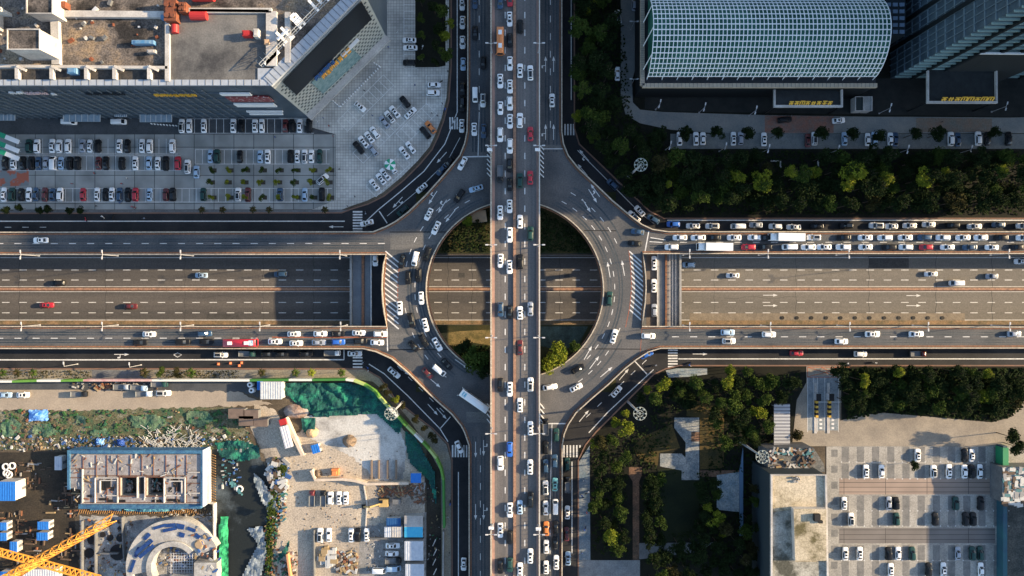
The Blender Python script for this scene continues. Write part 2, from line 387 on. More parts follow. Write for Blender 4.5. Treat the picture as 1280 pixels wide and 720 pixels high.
for r_, a0, a1 in ((117, 120, 250), (120.5, 120, 250), (130, 125, 245), (133.5, 125, 245), (117, -65, 60), (120.5, -65, 60), (131, -60, 55), (134.5, -60, 55), (145, 135, 165), (145, 195, 235), (147, -60, -25), (147, 25, 55)):
    tw.ribbon([W(643.5 + r_ * math.cos(R(a0 + (a1 - a0) * k_ / 40)), 362 + r_ * math.sin(R(a0 + (a1 - a0) * k_ / 40)), ZD) for k_ in range(41)], .55, ZD + .0025, ZD + .0025)
for x_ in (591, 595, 602, 606, 682, 686, 692, 696): 
    for y0_, y1_ in ((-200, 190), (545, 900)): tw.ribbon([W(x_, y0_, ZD), W(x_, y1_, ZD)], .5, ZD + .0025, ZD + .0025)
for y_ in (299, 301.5, 307, 310, 415.5, 418.5, 425, 428): tw.ribbon([W(-300, y_, ZD), W(480, y_, ZD)], .45, ZD + .0025, ZD + .0025); tw.ribbon([W(812, y_, ZD), W(1580, y_, ZD)], .45, ZD + .0025, ZD + .0025)
struct(tw, 'tyre_worn_tracks', mat('asphalt_worn', (.024, .036, .047), .7, (.088, .095, .10), .1, fine=.25, detail=11, lo=.35, hi=.75))
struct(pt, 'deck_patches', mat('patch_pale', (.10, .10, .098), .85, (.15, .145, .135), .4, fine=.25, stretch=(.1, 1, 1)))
# overhead highway left carriageways are the two raised frontage roads
dash((-300, 304.5), (483, 304.3), zd, 2.3, 3.7, .22); dash((850, 302.8), (1580, 302.8), zd, 2.3, 3.7, .18)
dash((-300, 423), (340, 422.6), zd, 2.3, 3.7, .22); line([(340, 421.5), (484, 421.5)], zd, .3, mk_o); dash((840, 421), (1580, 421), zd, 2.3, 3.7, .22)
line([(483.8, 409), (484.5, 439)], zd, .35); line([(811, 289), (806, 316)], zd, .35)
line([(802.5, 409), (800, 446)], zd, .12, mk_o); line([(812, 302), (828, 303)], zd, .25); line([(813, 297), (832, 300)], zd, .25)
for px, s0, s1 in ((599, -200, 140), (688, -200, 165)): dash((px, s0), (px, s1), zd, 2.2, 3.6, .22)
line([(599, 140), (597.5, 196)], zd, .22); line([(578, 196), (612, 195.5)], zd, .4); line([(677, 186), (706, 186)], zd, .25)
dash((600.5, 560), (600.5, 920), zd, 2.2, 3.6, .22)
line([(676, 529.5), (709, 529.5)], zd, .4); line([(690, 530), (687.5, 640)], zd, .24); dash((687.5, 640), (687.5, 920), zd, 2.2, 3.6, .22)
for x, y, bb, kd in ((682, 80, 0, 'l'), (692, 80, 0, 's'), (682, 165, 0, 'l'), (692, 165, 0, 's'), (594.5, 562, 180, 's'), (604.5, 560, 180, 'l'), (594.5, 640, 180, 's'), (604.5, 640, 180, 'l'),
                  (541, 247, 213, 'r'), (553, 258, 213, 'r'), (563, 270, 218, 's'), (741, 245, 148, 'l'), (733, 257, 148, 's'), (744, 238, 325, 's'), (543, 478, 130, 's'), (577, 455, 125, 's'),
                  (743, 453, 37, 's'), (758, 465, 50, 's'), (735, 441, 30, 's'), (761, 337, 350, 's'), (779, 335, 350, 's')): arrow(x, y, bb, zd, 5.2, kd)
for r_, a0, a1 in ((125, 130, 245), (139, 128, 172), (139, 192, 240), (125, -62, 55), (140, -60, -22), (140, 20, 55)): arc_dash(r_, a0, a1, zd)
# hatched gores either side of the roundabout
for k in range(14):
    y = 314 + 6.4 * k; bow = 3.2 * (1 - ((y + 6 - 360) / 46) ** 2)
    seg((482.5 - bow, y), (498.5 - bow * .3, y + 14), zd, .42)
    y = 317 + 6.1 * k; bow = 3.2 * (1 - ((y + 5 - 362) / 46) ** 2)
    if k < 13: seg((785.5 + bow * 1.1, y - 3), (801.5 + bow, y + 11), zd, .42)
line([(786, 313), (788.5, 335), (789.5, 360), (787, 385), (782, 409)], zd, .18, mk_o); line([(500, 330), (497.5, 345), (497, 372), (500, 395)], zd, .18, mk_o)
# expansion joints
dj = MB()
for a, c in (((487, 290), (562, 290)), ((486, 437), (560, 437)), ((730, 288), (770, 288.5)), ((728, 436), (802, 436.5))): dj.ribbon([W(*a, zd), W(*c, zd)], .3, zd - .004, zd - .004)
struct(dj, 'expansion_joint', black)
# streets at ground level
line([(-300, 276.5), (431, 276.5)], zg, .35); dash((-300, 284), (60, 284), zg); line([(457, 277), (473, 262), (500, 240), (530, 214), (556, 180), (564, 160), (571.5, 140), (571.5, -200)], zg, .3)
line([(474, 264), (484, 279)], zg, .35); line([(484, 270), (520, 240), (560, 200), (575, 172)], zg, .16)
line([(714, -200), (714, 125)], zg, .3); line([(730, 180), (772, 227), (812, 262), (828, 272)], zg, .3); line([(722, 188), (760, 226), (800, 266), (818, 280)], zg, .2); line([(834, 275.3), (1580, 275.3)], zg, .35)
line([(848, 448.6), (1580, 448.6)], zg, .35); line([(817, 462), (790, 487), (760, 515), (736, 541)], zg, .3); dash((808, 450), (726, 528), zg, 2, 3.2, .2); line([(793, 451), (809, 468)], zg, .35)
line([(715, 577), (715, 692)], zg, .3); line([(-300, 450), (430, 449.6)], zg, .4); line([(430, 437), (430, 449.6)], zg, .3)
line([(461, 455), (480, 467), (510, 495), (550, 536), (560, 552)], zg, .3); line([(550, 536), (563, 521)], zg, .3); line([(573, 590), (573, 920)], zg, .3); dash((497, 458), (560, 520), zg, 2, 3, .18)
for x, y, bb, kd in ((420, 283.5, 270, 's'), (152, 443, 90, 'r'), (875, 442.5, 90, 's'), (497, 253, 222, 'l'), (552, 197, 222, 's'), (730, 194, 320, 'l'), (728, 212, 320, 's'), (780, 468, 40, 's'), (730, 520, 40, 's'), (541, 512, 138, 's'), (552, 517, 138, 's'), (504, 463, 128, 's')): arrow(x, y, bb, zg, 5, kd)
line([(217, 443.5), (222, 441), (227, 443.5), (222, 446.5), (217, 443.5)], zg, .22)
def zebra(pts0, pts1, n, w, wid=.5):
    for k in range(n):
        t = (k + .5) / n; a = (pts0[0] + (pts1[0] - pts0[0]) * t, pts0[1] + (pts1[1] - pts0[1]) * t)
        seg((a[0] - w[0] / 2, a[1] - w[1] / 2), (a[0] + w[0] / 2, a[1] + w[1] / 2), zg, wid)
zebra((447, 263), (447, 291), 8, (12, 0), .5); zebra((841, 436), (841, 460), 7, (12, 0), .5); zebra((447, 437), (447, 461), 6, (12, 0), .5)
zebra((561, 154), (573, 154), 4, (0, 15), .45); zebra((704.5, 162), (726, 162), 6, (0, 14), .5); zebra((564, 564), (585, 564), 6, (0, 15), .5); zebra((703, 564), (727, 564), 6, (0, 15), .5)
struct(mk, 'road_markings', paint); struct(mk_o, 'orange_road_markings', paint_y)

# ------------------------------------------------------------------ pavements and plots
def curbline(pts, label_m=orange): pass
b = MB()
for pts in (NW_curb, NE_curb, SE_curb, SW_curb): b.ribbon([W(x, y, .1) for x, y in pts], .45, 0, .14)
struct(b, 'kerb', mat('kerb_brown', (.22, .12, .08), .85, (.15, .10, .08), .6))
plaza_pts = [(-300, 262), (427, 262), (440, 257), (458, 251), (478, 241), (502, 221), (522, 201), (537, 183), (544, 168), (552, 147), (558, 122), (561, 82), (561, -200), (500, -200), (500, 60), (392, 165), (420, 190), (420, 250), (-300, 250)]
slab('plaza', [(390, 262), (427, 262), (440, 257), (458, 251), (478, 241), (502, 221), (522, 201), (537, 183), (544, 168), (552, 147), (558, 122), (561, 82), (561, -200), (440, -200), (340, 60), (340, 145), (420, 168), (420, 250)], .13, plazam, 0)
slab('parking_lot', [(-300, 168), (419.7, 168), (419.7, 250), (389.7, 261.7), (-300, 262)], .125, plaza_lot, 0)
slab('mall_forecourt', [(-300, 100), (339, 100), (339, 145), (410, 166), (419, 167.7), (-300, 167.7)], .12, blackish, 0)
slab('pavement', [(-300, 262.3), (427, 262.3), (436, 262), (427, 266), (-300, 266.6)], .12, conc_d, 0)
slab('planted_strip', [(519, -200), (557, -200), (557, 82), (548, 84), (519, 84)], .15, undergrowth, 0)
# top right
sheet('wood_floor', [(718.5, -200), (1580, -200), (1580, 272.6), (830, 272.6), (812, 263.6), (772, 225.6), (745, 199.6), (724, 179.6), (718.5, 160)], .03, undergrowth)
slab('service_road', [(776, -200), (804, -200), (802, 60), (790, 100), (791, 128), (800, 137), (830, 140), (958, 144), (1095, 146), (1140, 146), (1262, 147), (1580, 138), (1580, 166), (900, 167), (838, 162), (800, 154), (782, 143), (776, 120)], .09, mat('service_paving', (.15, .165, .165), .85, (.22, .215, .195), .15, fine=.12), 0)
sheet('red_block_paving', [(956, 144.5), (1042, 145.5), (1042, 166), (956, 166)], .095, mat('red_brown_tone', (.26, .11, .075), .85, (.17, .13, .11), .5, fine=.2), .09)  # red-brown patch laid over the service road
sheet('red_block_paving', [(1145, 147.5), (1240, 148), (1240, 165), (1145, 165)], .095, mat('brown_paving', (.21, .14, .10), .85, (.15, .15, .13), .3, fine=.2), .09)
slab('parking_strip', [(838, 167.3), (1580, 167.3), (1580, 186), (838, 186)], .07, mat('strip_grey', (.12, .13, .13), .85, (.17, .18, .17), .4, fine=.15), 0)
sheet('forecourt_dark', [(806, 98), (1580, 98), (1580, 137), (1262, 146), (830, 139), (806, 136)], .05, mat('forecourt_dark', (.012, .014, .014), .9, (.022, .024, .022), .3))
# bottom right
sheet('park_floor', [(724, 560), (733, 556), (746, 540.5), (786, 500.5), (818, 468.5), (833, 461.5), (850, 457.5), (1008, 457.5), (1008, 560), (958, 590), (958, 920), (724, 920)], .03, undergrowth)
slab('pavement', [(723.3, 578), (737, 557), (738, 700), (723.3, 700)], .12, mat('pavement_blue', (.10, .15, .19), .8, (.22, .24, .25), .35, fine=.25), 0)
slab('pavement', [(723.3, 700.3), (800, 700.3), (800, 920), (723.3, 920)], .12, mat('pavement_grey', (.15, .16, .165), .8, (.22, .23, .23), .35, fine=.2), 0)
slab('bus_lay_by', [(832, 463), (846, 460.5), (884, 460.5), (884, 468), (860, 471), (836, 472)], .12, mat('paving_teal', (.2, .25, .27), .8, (.3, .31, .3), .3, fine=.3), 0)
slab('park_path', [(843, 522), (874, 522), (874, 600), (852, 600), (852, 588), (825, 583), (825, 567), (852, 567), (857, 572), (857, 553), (843, 535)], .1, mat('park_paving', (.30, .30, .28), .85, (.10, .13, .15), .3, fine=.35, detail=11, lo=.38, hi=.64), 0)
brick = mat('red_brick_path', (.19, .105, .065), .9, (.07, .05, .035), .3, fine=.4, detail=10)
slab('brick_path', [(864, 540), (874.2, 540), (874.2, 552), (864, 552)], .106, brick, 0)
slab('brick_path', [(786, 584), (802, 584), (802, 594), (799, 602), (799, 700), (791, 700), (791, 602), (786, 594)], .1, brick, 0)
slab('brick_path', [(875, 588), (928, 588), (928, 596), (875, 596)], .1, brick, 0)
slab('terrace', [(896, 594), (924, 590), (924, 640), (896, 637)], .14, mat('terrace_tiles', (.16, .22, .25), .6, (.36, .37, .36), .4, fine=.3, detail=10), 0)
slab('canal_wall', [(924.5, 590), (929, 560), (929, 670), (925, 670)], .5, mat('blue_wall', (.12, .2, .3), .6), 0)
slab('park_path', [(792, 679), (892, 678), (874, 690), (792, 700)], .09, conc_d, 0)
slab('clearing', [(860, 500), (905, 505), (905, 585), (875, 587), (875, 522), (858, 520)], .06, mat('clearing', (.10, .065, .02), .95, (.03, .03, .012), .15, fine=.3), 0)
slab('clearing', [(805, 545), (840, 530), (850, 560), (824, 566), (822, 582), (800, 575), (790, 560)], .06, MATS['clearing'], 0)
# entrance drive and car park
lot = mat('car_park_beige', (.34, .325, .295), .9, (.21, .20, .185), .12, fine=.22, c3=(.30, .285, .255), detail=10)
slab('entrance_drive', [(1008, 457.4), (1052, 457.4), (1050, 526), (1070, 520), (1105, 516), (1240, 528), (1262, 522), (1280, 500), (1580, 500), (1580, 557.7), (990, 557.7), (996, 500), (1008, 478)], .1, mat('drive_beige', (.30, .26, .205), .9, (.20, .175, .145), .12, fine=.15), 0)
sheet('toll_pavement', [(1009.5, 470), (1048, 470), (1048, 538), (1009.5, 538)], .112, mat('toll_grey', (.15, .18, .2), .8, (.25, .27, .28), .4, fine=.2), .1)
slab('car_park', [(1033, 558), (1580, 558), (1580, 920), (1033, 920)], .1, lot, 0)
sheet('planted_bank', [(1052, 457.8), (1580, 457.8), (1580, 500), (1280, 502), (1262, 523), (1240, 529), (1105, 517), (1070, 521), (1052, 527)], .05, undergrowth)
# ------------------------------------------------------------------ vehicles
def carpaint(name, c, rough=.32):
    m = mat('paint_' + name, c, rough, spec=.5 if max(c) > .1 else .25); m.node_tree.nodes['Principled BSDF'].inputs['Coat Weight'].default_value = .35 if max(c) > .1 else 0; return m
PAINT = {'w': ('white', carpaint('white', (.80, .80, .79))), 'k': ('black', carpaint('black', (.012, .013, .015))), 's': ('silver grey', carpaint('silver', (.30, .33, .38))),
         'n': ('dark blue', carpaint('dark_blue', (.03, .07, .13))), 'b': ('bright blue', carpaint('bright_blue', (.03, .13, .5))), 'r': ('red', carpaint('red', (.42, .02, .035))),
         'm': ('dark red', carpaint('dark_red', (.11, .018, .018))), 'g': ('dark green', carpaint('dark_green', (.02, .06, .055))), 't': ('turquoise', carpaint('turquoise', (.16, .42, .42))),
         'o': ('orange', carpaint('orange', (.62, .2, .05))), 'e': ('pale blue', carpaint('pale_blue', (.33, .46, .6)))}
def rrect(x0, x1, hw, rf, rb, n=4, bulge=0.0):
    pts = []
    for cx, cy, r, a0 in ((x1 - rf, hw - rf * .9, rf, 0), (x0 + rb, hw - rb * .9, rb, 90), (x0 + rb, -(hw - rb * .9), rb, 180), (x1 - rf, -(hw - rf * .9), rf, 270)):
        for k in range(n + 1):
            a = R(a0 + 90 * k / n); pts.append((cx + r * math.cos(a), cy + r * .9 * math.sin(a)))
    return pts
def loft(mb, rings, cap=True, mi=0):
    n = len(rings[0]); i = len(mb.v)
    for r in rings: mb.v += [tuple(p) for p in r]
    for a in range(len(rings) - 1):
        for k in range(n):
            k2 = (k + 1) % n; mb.f.append((i + a * n + k, i + a * n + k2, i + (a + 1) * n + k2, i + (a + 1) * n + k)); mb.m.append(mi)
    if cap:
        t = i + (len(rings) - 1) * n; mb.f.append(tuple(t + k for k in range(n))); mb.m.append(mi)
def shade(o, ang=40):
    for p in o.data.polygons: p.use_smooth = True
    return o
def car_template(kind):
    suv = kind in 'uU'; T = dict(s=(4.65, 1.82), S=(4.65, 1.82), u=(4.7, 1.92), U=(4.75, 1.92))[kind]
    hl, hw = T[0] / 2, T[1] / 2; belt = 1.0 if suv else .88; top = 1.68 if suv else 1.44
    def dip(x, z): return z - (.16 if x > 0 else .06) * max(0, (abs(x) - 1.0) / 1.4)
    def ring(z, x0, x1, w, rf=.55, rb=.42, dp=False): return [(x, y, dip(x, z) if dp else z) for x, y in rrect(x0, x1, w, rf, rb)]
    mb = MB()
    loft(mb, [ring(.2, -hl + .15, hl - .15, hw - .1), ring(.42, -hl, hl, hw - .01), ring(.68, -hl + .02, hl - .02, hw), ring(belt - .06, -hl + .05, hl - .08, hw - .03, dp=True), ring(belt, -hl + .14, hl - .2, hw - .1, dp=True), ring(belt + .03, -hl + .35, hl - .5, hw - .24, .5, .4, True)])
    if suv: cb, ct = (-hl + .18, 1.12), (-hl + .62, .42)
    else: cb, ct = (-1.82, 1.08), (-1.12, .32)
    wb, wt = hw - .12, hw - .30
    def cring(z, a, b, w): return [(x, y, z) for x, y in rrect(a, b, w, .3, .22)]
    loft(mb, [cring(belt - .02, cb[0], cb[1], wb), cring(top - .05, ct[0] - .04, ct[1] + .06, wt), cring(top, ct[0] + .08, ct[1] - .08, wt - .12)])
    for wx in (hl - .88, -hl + .88):
        for sy in (-1, 1): mb.tube((wx, sy * (hw - .24), .33), (wx, sy * (hw - .02), .33), .33, n=10, mi=1)
    for sy in (-1, 1): mb.box((.75, sy * (hw + .07), belt + .02), (.2, .2, .13), mi=0)
    parts = [('body', mb, True)]
    def lerp(a, b, t): return a + (b - a) * t
    def panel(xa, xb, nm, t0, t1, off):
        m = MB(); za, zb = belt - .02, top - .05; pts = []
        for t in (t0, t1):
            x = lerp(xa, xb, t) + off[0]; z = lerp(za, zb, t) + off[1]; w = lerp(wb, wt, t) - .14
            pts.append([(x - (.10 * (abs(s) ** 2)) * (1 if off[0] > 0 else -1) , w * s, z) for s in (-1, -.5, 0, .5, 1)])
        i = len(m.v)
        for row in pts: m.v += row
        for k in range(4):
            f = (i + k, i + k + 1, i + 6 + k, i + 5 + k)
            m.f.append(f if off[0] > 0 else f[::-1]); m.m.append(0)
        parts.append((nm, m, False))
    panel(cb[1], ct[1] + .06, 'windscreen', .06, 1.0, (.07, .035))
    panel(cb[0], ct[0] - .04, 'rear_window', .12 if not suv else .35, .98, (-.07, .035))
    for sy in (-1, 1):
        m = MB(); za, zb = belt + .05, top - .1
        q = [(lerp(cb[0], ct[0], .1) + .3, sy * (wb + .012), za), (cb[1] - .35, sy * (wb + .012), za), (ct[1] - .05, sy * (wt + .035), zb), (ct[0] + .2, sy * (wt + .035), zb)]
        m.quad(*(q if sy < 0 else q[::-1])); parts.append(('side_window', m, False))
    if kind == 'S': m = MB(); m.box((ct[1] - .55, 0, top + .005), (.6, wt * 1.25, .03)); parts.append(('sunroof', m, False))
    if kind == 'U': m = MB(); m.box(((ct[0] + ct[1]) / 2, 0, top + .005), (ct[1] - ct[0] - .3, wt * 1.6, .03)); parts.append(('roof_panel', m, False))
    return parts
TEMPL = {}
def template_meshes(kind):
    if kind not in TEMPL:
        if kind in 'sSuU': parts = car_template(kind)
        elif kind == 'v':       # white minivan
            mb = MB()
            def rg(z, x0, x1, w, rf=.5): return [(x, y, z) for x, y in rrect(x0, x1, w, rf, .22)]
            loft(mb, [rg(.22, -2.4, 2.3, .82), rg(.5, -2.45, 2.4, .9), rg(1.05, -2.45, 2.3, .92), rg(1.2, -2.44, 1.9, .9, .4), rg(1.85, -2.4, 1.1, .82, .35), rg(1.95, -2.25, .95, .7, .3)])
            for wx in (1.5, -1.5):
                for sy in (-1, 1): mb.tube((wx, sy * .66, .33), (wx, sy * .91, .33), .33, n=10, mi=1)
            a = MB(); a.quad((1.98, -.72, 1.22), (1.98, .72, 1.22), (1.2, .62, 1.84), (1.2, -.62, 1.84)); c = MB(); c.quad((-2.47, .66, 1.2), (-2.47, -.66, 1.2), (-2.43, -.6, 1.75), (-2.43, .6, 1.75))
            d = [MB(), MB()]
            for q, sy in zip(d, (-1, 1)):
                w = [(-2.1, sy * .93, 1.2), (1.5, sy * .93, 1.2), (.9, sy * .86, 1.75), (-2.0, sy * .86, 1.75)]; q.quad(*(w if sy < 0 else w[::-1]))
            parts = [('body', mb, True), ('windscreen', a, False), ('rear_window', c, False), ('side_window', d[0], False), ('side_window', d[1], False)]
        elif kind in 'TtBM':
            ln = dict(T=11.2, t=5.4, B=10.8, M=8.4)[kind]; h_ = dict(T=3.6, t=2.5, B=3.0, M=3.0)[kind]; w_ = dict(T=1.25, t=.92, B=1.25, M=1.15)[kind]; x0, x1 = -ln / 2, ln / 2
            cab = MB(); parts = []
            def rg(z, a, c, w, rf=.25): return [(x, y, z) for x, y in rrect(a, c, w, rf, .12)]
            if kind in 'Tt':
                cl = 2.2 if kind == 'T' else 1.7; ch = h_ - .7
                loft(cab, [rg(.45, x1 - cl, x1, w_ - .05, .2), rg(1.3, x1 - cl, x1, w_ - .03), rg(ch - .3, x1 - cl, x1 - .25, w_ - .08), rg(ch, x1 - cl + .1, x1 - .55, w_ - .2)])
                cab.box(((x0 + x1) / 2 - .4, 0, .65), (ln - 1, .8, .3), mi=1)
                for wx in ([x1 - 1.0, x0 + 1.0, x0 + 2.2] if kind == 'T' else [x1 - .9, x0 + 1.1]):
                    for sy in (-1, 1): cab.tube((wx, sy * (w_ - .35), .48), (wx, sy * (w_ - .03), .48), .48, n=12, mi=1)
                parts.append(('body', cab, True))
                cg = MB()
                if kind == 'T': cg.prism([(x0, -w_), (x1 - cl - .3, -w_), (x1 - cl - .3, w_), (x0, w_)], .85, h_, 0, 0, True)
                else: cg.box(((x0 + x1 - cl) / 2, 0, .95), (ln - cl - .2, 2 * w_, .25)); [cg.box(((x0 + x1 - cl) / 2, sy * (w_ - .04), 1.3), (ln - cl - .2, .08, .5)) for sy in (-1, 1)]; cg.box((x0 + .1, 0, 1.3), (.08, 2 * w_, .5))
                parts.append(('cargo_box' if kind == 'T' else 'cargo_bed', cg, False))
                a = MB(); a.quad((x1 + .02, -w_ + .2, 1.35), (x1 + .02, w_ - .2, 1.35), (x1 - .2, w_ - .3, ch - .3), (x1 - .2, -w_ + .3, ch - .3)); parts.append(('windscreen', a, False))
            else:
                loft(cab, [rg(.35, x0, x1, w_ - .04, .3), rg(1.1, x0, x1, w_, .35), rg(h_ - .25, x0 + .02, x1 - .1, w_ - .02, .35), rg(h_, x0 + .2, x1 - .4, w_ - .16, .3)])
                for wx in (x1 - 2.3, x0 + 2.6):
                    for sy in (-1, 1): cab.tube((wx, sy * (w_ - .35), .48), (wx, sy * (w_ + .01), .48), .48, n=12, mi=1)
                for sy in (-1, 1): cab.bar((x1 - .2, sy * (w_ - .05), 2.3), (x1 + .35, sy * (w_ + .35), 2.2), .12)
                parts.append(('body', cab, True))
                a = MB(); a.quad((x1 + .03, -w_ + .2, 1.2), (x1 + .03, w_ - .2, 1.2), (x1 - .07, w_ - .25, h_ - .35), (x1 - .07, -w_ + .25, h_ - .35)); parts.append(('windscreen', a, False))
                for sy in (-1, 1):
                    q = MB(); w = [(x0 + .5, sy * (w_ + .015), 1.3), (x1 - .7, sy * (w_ + .015), 1.3), (x1 - .7, sy * (w_ + .005), h_ - .4), (x0 + .5, sy * (w_ + .005), h_ - .4)]; q.quad(*(w if sy < 0 else w[::-1])); parts.append(('side_window', q, False))
                for px in (-.28, .22): q = MB(); q.box((ln * px, 0, h_ + .09), (1.4, 1.1, .2)); parts.append(('roof_vent', q, False))
                if kind == 'B': q = MB(); q.box((x1 - 1.5, 0, h_ + .03), (1.5, 1.7, .08)); parts.append(('roof_sign', q, False))
        out = []
        for nm, mb, paintable in parts:
            me = mb.data(nm + '_' + kind, [PAINT['w'][1] if paintable else glass, black] if paintable else [glass])
            for p in me.polygons: p.use_smooth = paintable and p.material_index == 0
            if nm == 'cargo_box' or nm == 'roof_vent': me.materials[0] = white
            if nm == 'cargo_bed': me.materials[0] = mat('bed_grey', (.16, .17, .18), .6)
            if nm == 'roof_sign': me.materials[0] = mat('advert_teal', (.05, .35, .5), .5, (.6, .65, .65), 1.5, lo=.45, hi=.5)
            out.append((nm, me, paintable))
        TEMPL[kind] = out
    return TEMPL[kind]
NAMES = dict(s='sedan', S='sedan', u='suv', U='suv', v='van', T='box_truck', t='pickup_truck', B='bus', M='minibus')
CATS = dict(s='car', S='car', u='car', U='car', v='van', T='truck', t='pickup', B='bus', M='minibus')
def make_car(kind, colour, loc, bear, label, group):
    t = thing(NAMES[kind], label, CATS[kind], loc, R(90 - bear), group)
    if kind in 'sSuU': t.scale = (rnd.uniform(.92, 1.06), rnd.uniform(.95, 1.04), rnd.uniform(.95, 1.08))
    for nm, me, paintable in template_meshes(kind):
        o = bpy.data.objects.new(nm, me); COL.objects.link(o); o.parent = t
        if paintable:
            o.material_slots[0].link = 'OBJECT'; o.material_slots[0].material = PAINT[colour][1]
    return t
ORD = 'first second third fourth fifth sixth seventh eighth ninth tenth eleventh twelfth thirteenth fourteenth fifteenth sixteenth seventeenth eighteenth nineteenth twentieth 21st 22nd 23rd 24th 25th 26th'.split()
N_CARS = 0
def row(phrase, group, z, bear, axis, data, fixed=None):
    """data: 'x y c[type[bearing]]' items separated by ';'. axis x or y orders the row for its labels"""
    global N_CARS
    items = []
    for it in data.split(';'):
        q = it.split()
        if not q: continue
        if fixed is not None:
            x, y = (float(q[0]), fixed) if axis == 'x' else (fixed, float(q[0])); rest = q[1:]
        else: x, y = float(q[0]), float(q[1]); rest = q[2:]
        c = rest[0][0]; k = rest[0][1:2] or rnd.choice('sssSSuU'); bb = float(rest[1]) if len(rest) > 1 else bear
        items.append([x, y, c, k, bb])
    items.sort(key=lambda i: i[0] if axis == 'x' else i[1])
    from_ = 'from the left' if axis == 'x' else 'from the top'
    tot = {}; seen = {}
    for i in items: key = (i[2], CATS[i[3]]); tot[key] = tot.get(key, 0) + 1
    for x, y, c, k, bb in items:
        key = (c, CATS[k]); seen[key] = seen.get(key, 0) + 1
        cn = PAINT[c][0]
        lab = f'{cn} {CATS[k]} {phrase}' if tot[key] == 1 else f'{ORD[seen[key] - 1]} {cn} {CATS[k]} {from_} {phrase}'
        xx, yy = x + rnd.uniform(-.25, .25), y + rnd.uniform(-.25, .25)
        b2 = bb + rnd.uniform(-1.3, 1.3)
        make_car(k, c, W(xx, yy, z) + Vector((0, 0, .012)), b2, lab, group); N_CARS += 1
G1 = 'vehicles driving over the long overpass'
row('in the overpass lane beside the left barrier', G1, ZB, 180, 'y', '4 nu;54 oM;102 wS;136 w;169 wu;218 kt;266 wS;326 wS;387 nu;481 kU;578 wu;662 wS;707 k', 625.5)
row('in the overpass lane just left of the median', G1, ZB, 180, 'y', '0 r;25 wS;51 ks;80 ws;109 wS;130 wu;152 wS;183 wu;207 kU;231 ks;258 wS;294 ws;334 wS;390 ks;486 wS;561 bu;636.5 wS;671 ku;705 gu', 637.2)
row('in the overpass lane just right of the median', G1, ZB, 0, 'y', '34 ku;89 wS;151 wu;226 gu;277 ws;327 ku;391 wS;434 ms;506 wS;633 eS;711 wS', 650)
row('in the overpass lane beside the right barrier', G1, ZB, 0, 'y', '92 wU;168 rs;222.5 rs;292 gu;386 ss;480 wU;535 wS;583 wS;624 kU;694 wS', 662.8)
G2 = 'vehicles on the raised roads around the overpass'
row('on the raised road left of the overpass, top', G2, ZD, 180, 'y', '594 3 n;594 42 k;594 120 wv;593 162 wS;604 79 ks;604 126 wU;605 164 ns')
row('on the raised road right of the overpass, top', G2, ZD, 0, 'y', '690 126 wS')
row('in the queue lane right of the overpass, bottom', G2, ZD, 0, 'y', '682 533 kt;682 559 ku;682 582 nu;682 609 wU;682 634 ws;682.5 660 os;682.5 682.5 ws;682.5 708.5 wS')
row('in the second queue lane right of the overpass, bottom', G2, ZD, 0, 'y', '695 543 gu;693 576 nu;693.5 605 tS;694 632 wv;694.5 659 ks;694 679 ks;695 702 wS')
G3 = 'vehicles circling the roundabout'
row('on the left side of the roundabout', G3, ZD, 180, 'y', '578 205 ws 208;574.5 245 ku 215;595 236 eS 253;536 268 wS 207;545.5 285 wS 205;519.5 324 wv 193;534 318 ku 198;503 327 ks 193;510.5 347 ku 182;523 344 ku 180;527 372.5 ws 178;500 385 wS 178;514.5 400 ku 168;532 406 wS 165;517 432.5 ks 140;529.5 426 ku 150;547 430 wS 150;559 455 ks 140;549.5 462.5 wv 130;534.5 466 ms 135;593 500 wB 305')
row('on the right side of the roundabout', G3, ZD, 0, 'y', '796.5 290 ns 280;793 304.5 ks 276;761 373 gu 4;767 420 wS 17;722 461 ks 62;720 484 wS 64;687.5 483.5 ws 80')
G4 = 'vehicles on the raised road along the highway'
row('on the raised road above the highway, left', G4, ZD, 270, 'x', '52.5 300.5 wS')
row('in the lower lane of the jammed raised road, right', G4, ZD, 270, 'x', '839 wu;891 wT;934.5 ru;956 ku;985 wv;1009.5 ws;1029 wS;1053 wu;1080.5 wS;1110 ku;1130.5 wu;1156 ru;1182.5 wS;1210.5 ns;1238 wS;1270 ks', 309)
row('in the upper lane of the jammed raised road, right', G4, ZD, 270, 'x', '849.5 ws;872 ws;892 ks;917 wS;942 wu;957 ks;980 wT;1016 wU;1054 ks;1080 wS;1105 wu;1130 wS;1154 nu;1177 wu;1202 wS;1224 ws;1250 ks;1277 wu', 297.2)
row('in the upper lane of the raised road, lower left', G4, ZD, 90, 'x', '188 417.5 wS;257.5 417 nu;368 417 wS;401 417 ws;422.5 417 ks;449 416 wS;476 417 wu')
row('in the lower lane of the raised road, lower left', G4, ZD, 90, 'x', '176 428 ks;229.5 427 ku;259 427 ks;303 428 rB;344.5 426.5 wS;371 429 wS;399.5 428 ss;424 427 bu;451 426 kU;472 428 ws')
row('on the raised road, lower right', G4, ZD, 90, 'x', '810 419.5 wu;909 415.5 eu;910 426 wU;960 418 wu;1050.5 426.5 ws;1089 417.5 wS;1144 417 wS;1266 417 ss')
G5 = 'cars on the sunken highway'
row('in the upper lanes of the sunken highway, left', G5, ZT, 270, 'x', '75 354 ku;253 344 eS;352 342.5 nu')
row('in the upper lanes of the sunken highway, right', G5, ZT, 270, 'x', '860 331 eu;915 344.5 wS;1162 342.5 wS;1193 354 wv;1238 345.5 ss;1274 327 wS')
row('in the lower lanes of the sunken highway', G5, ZT, 90, 'x', '60 381 rS;165 382.5 ms')
G6 = 'cars on the narrow streets around the junction'
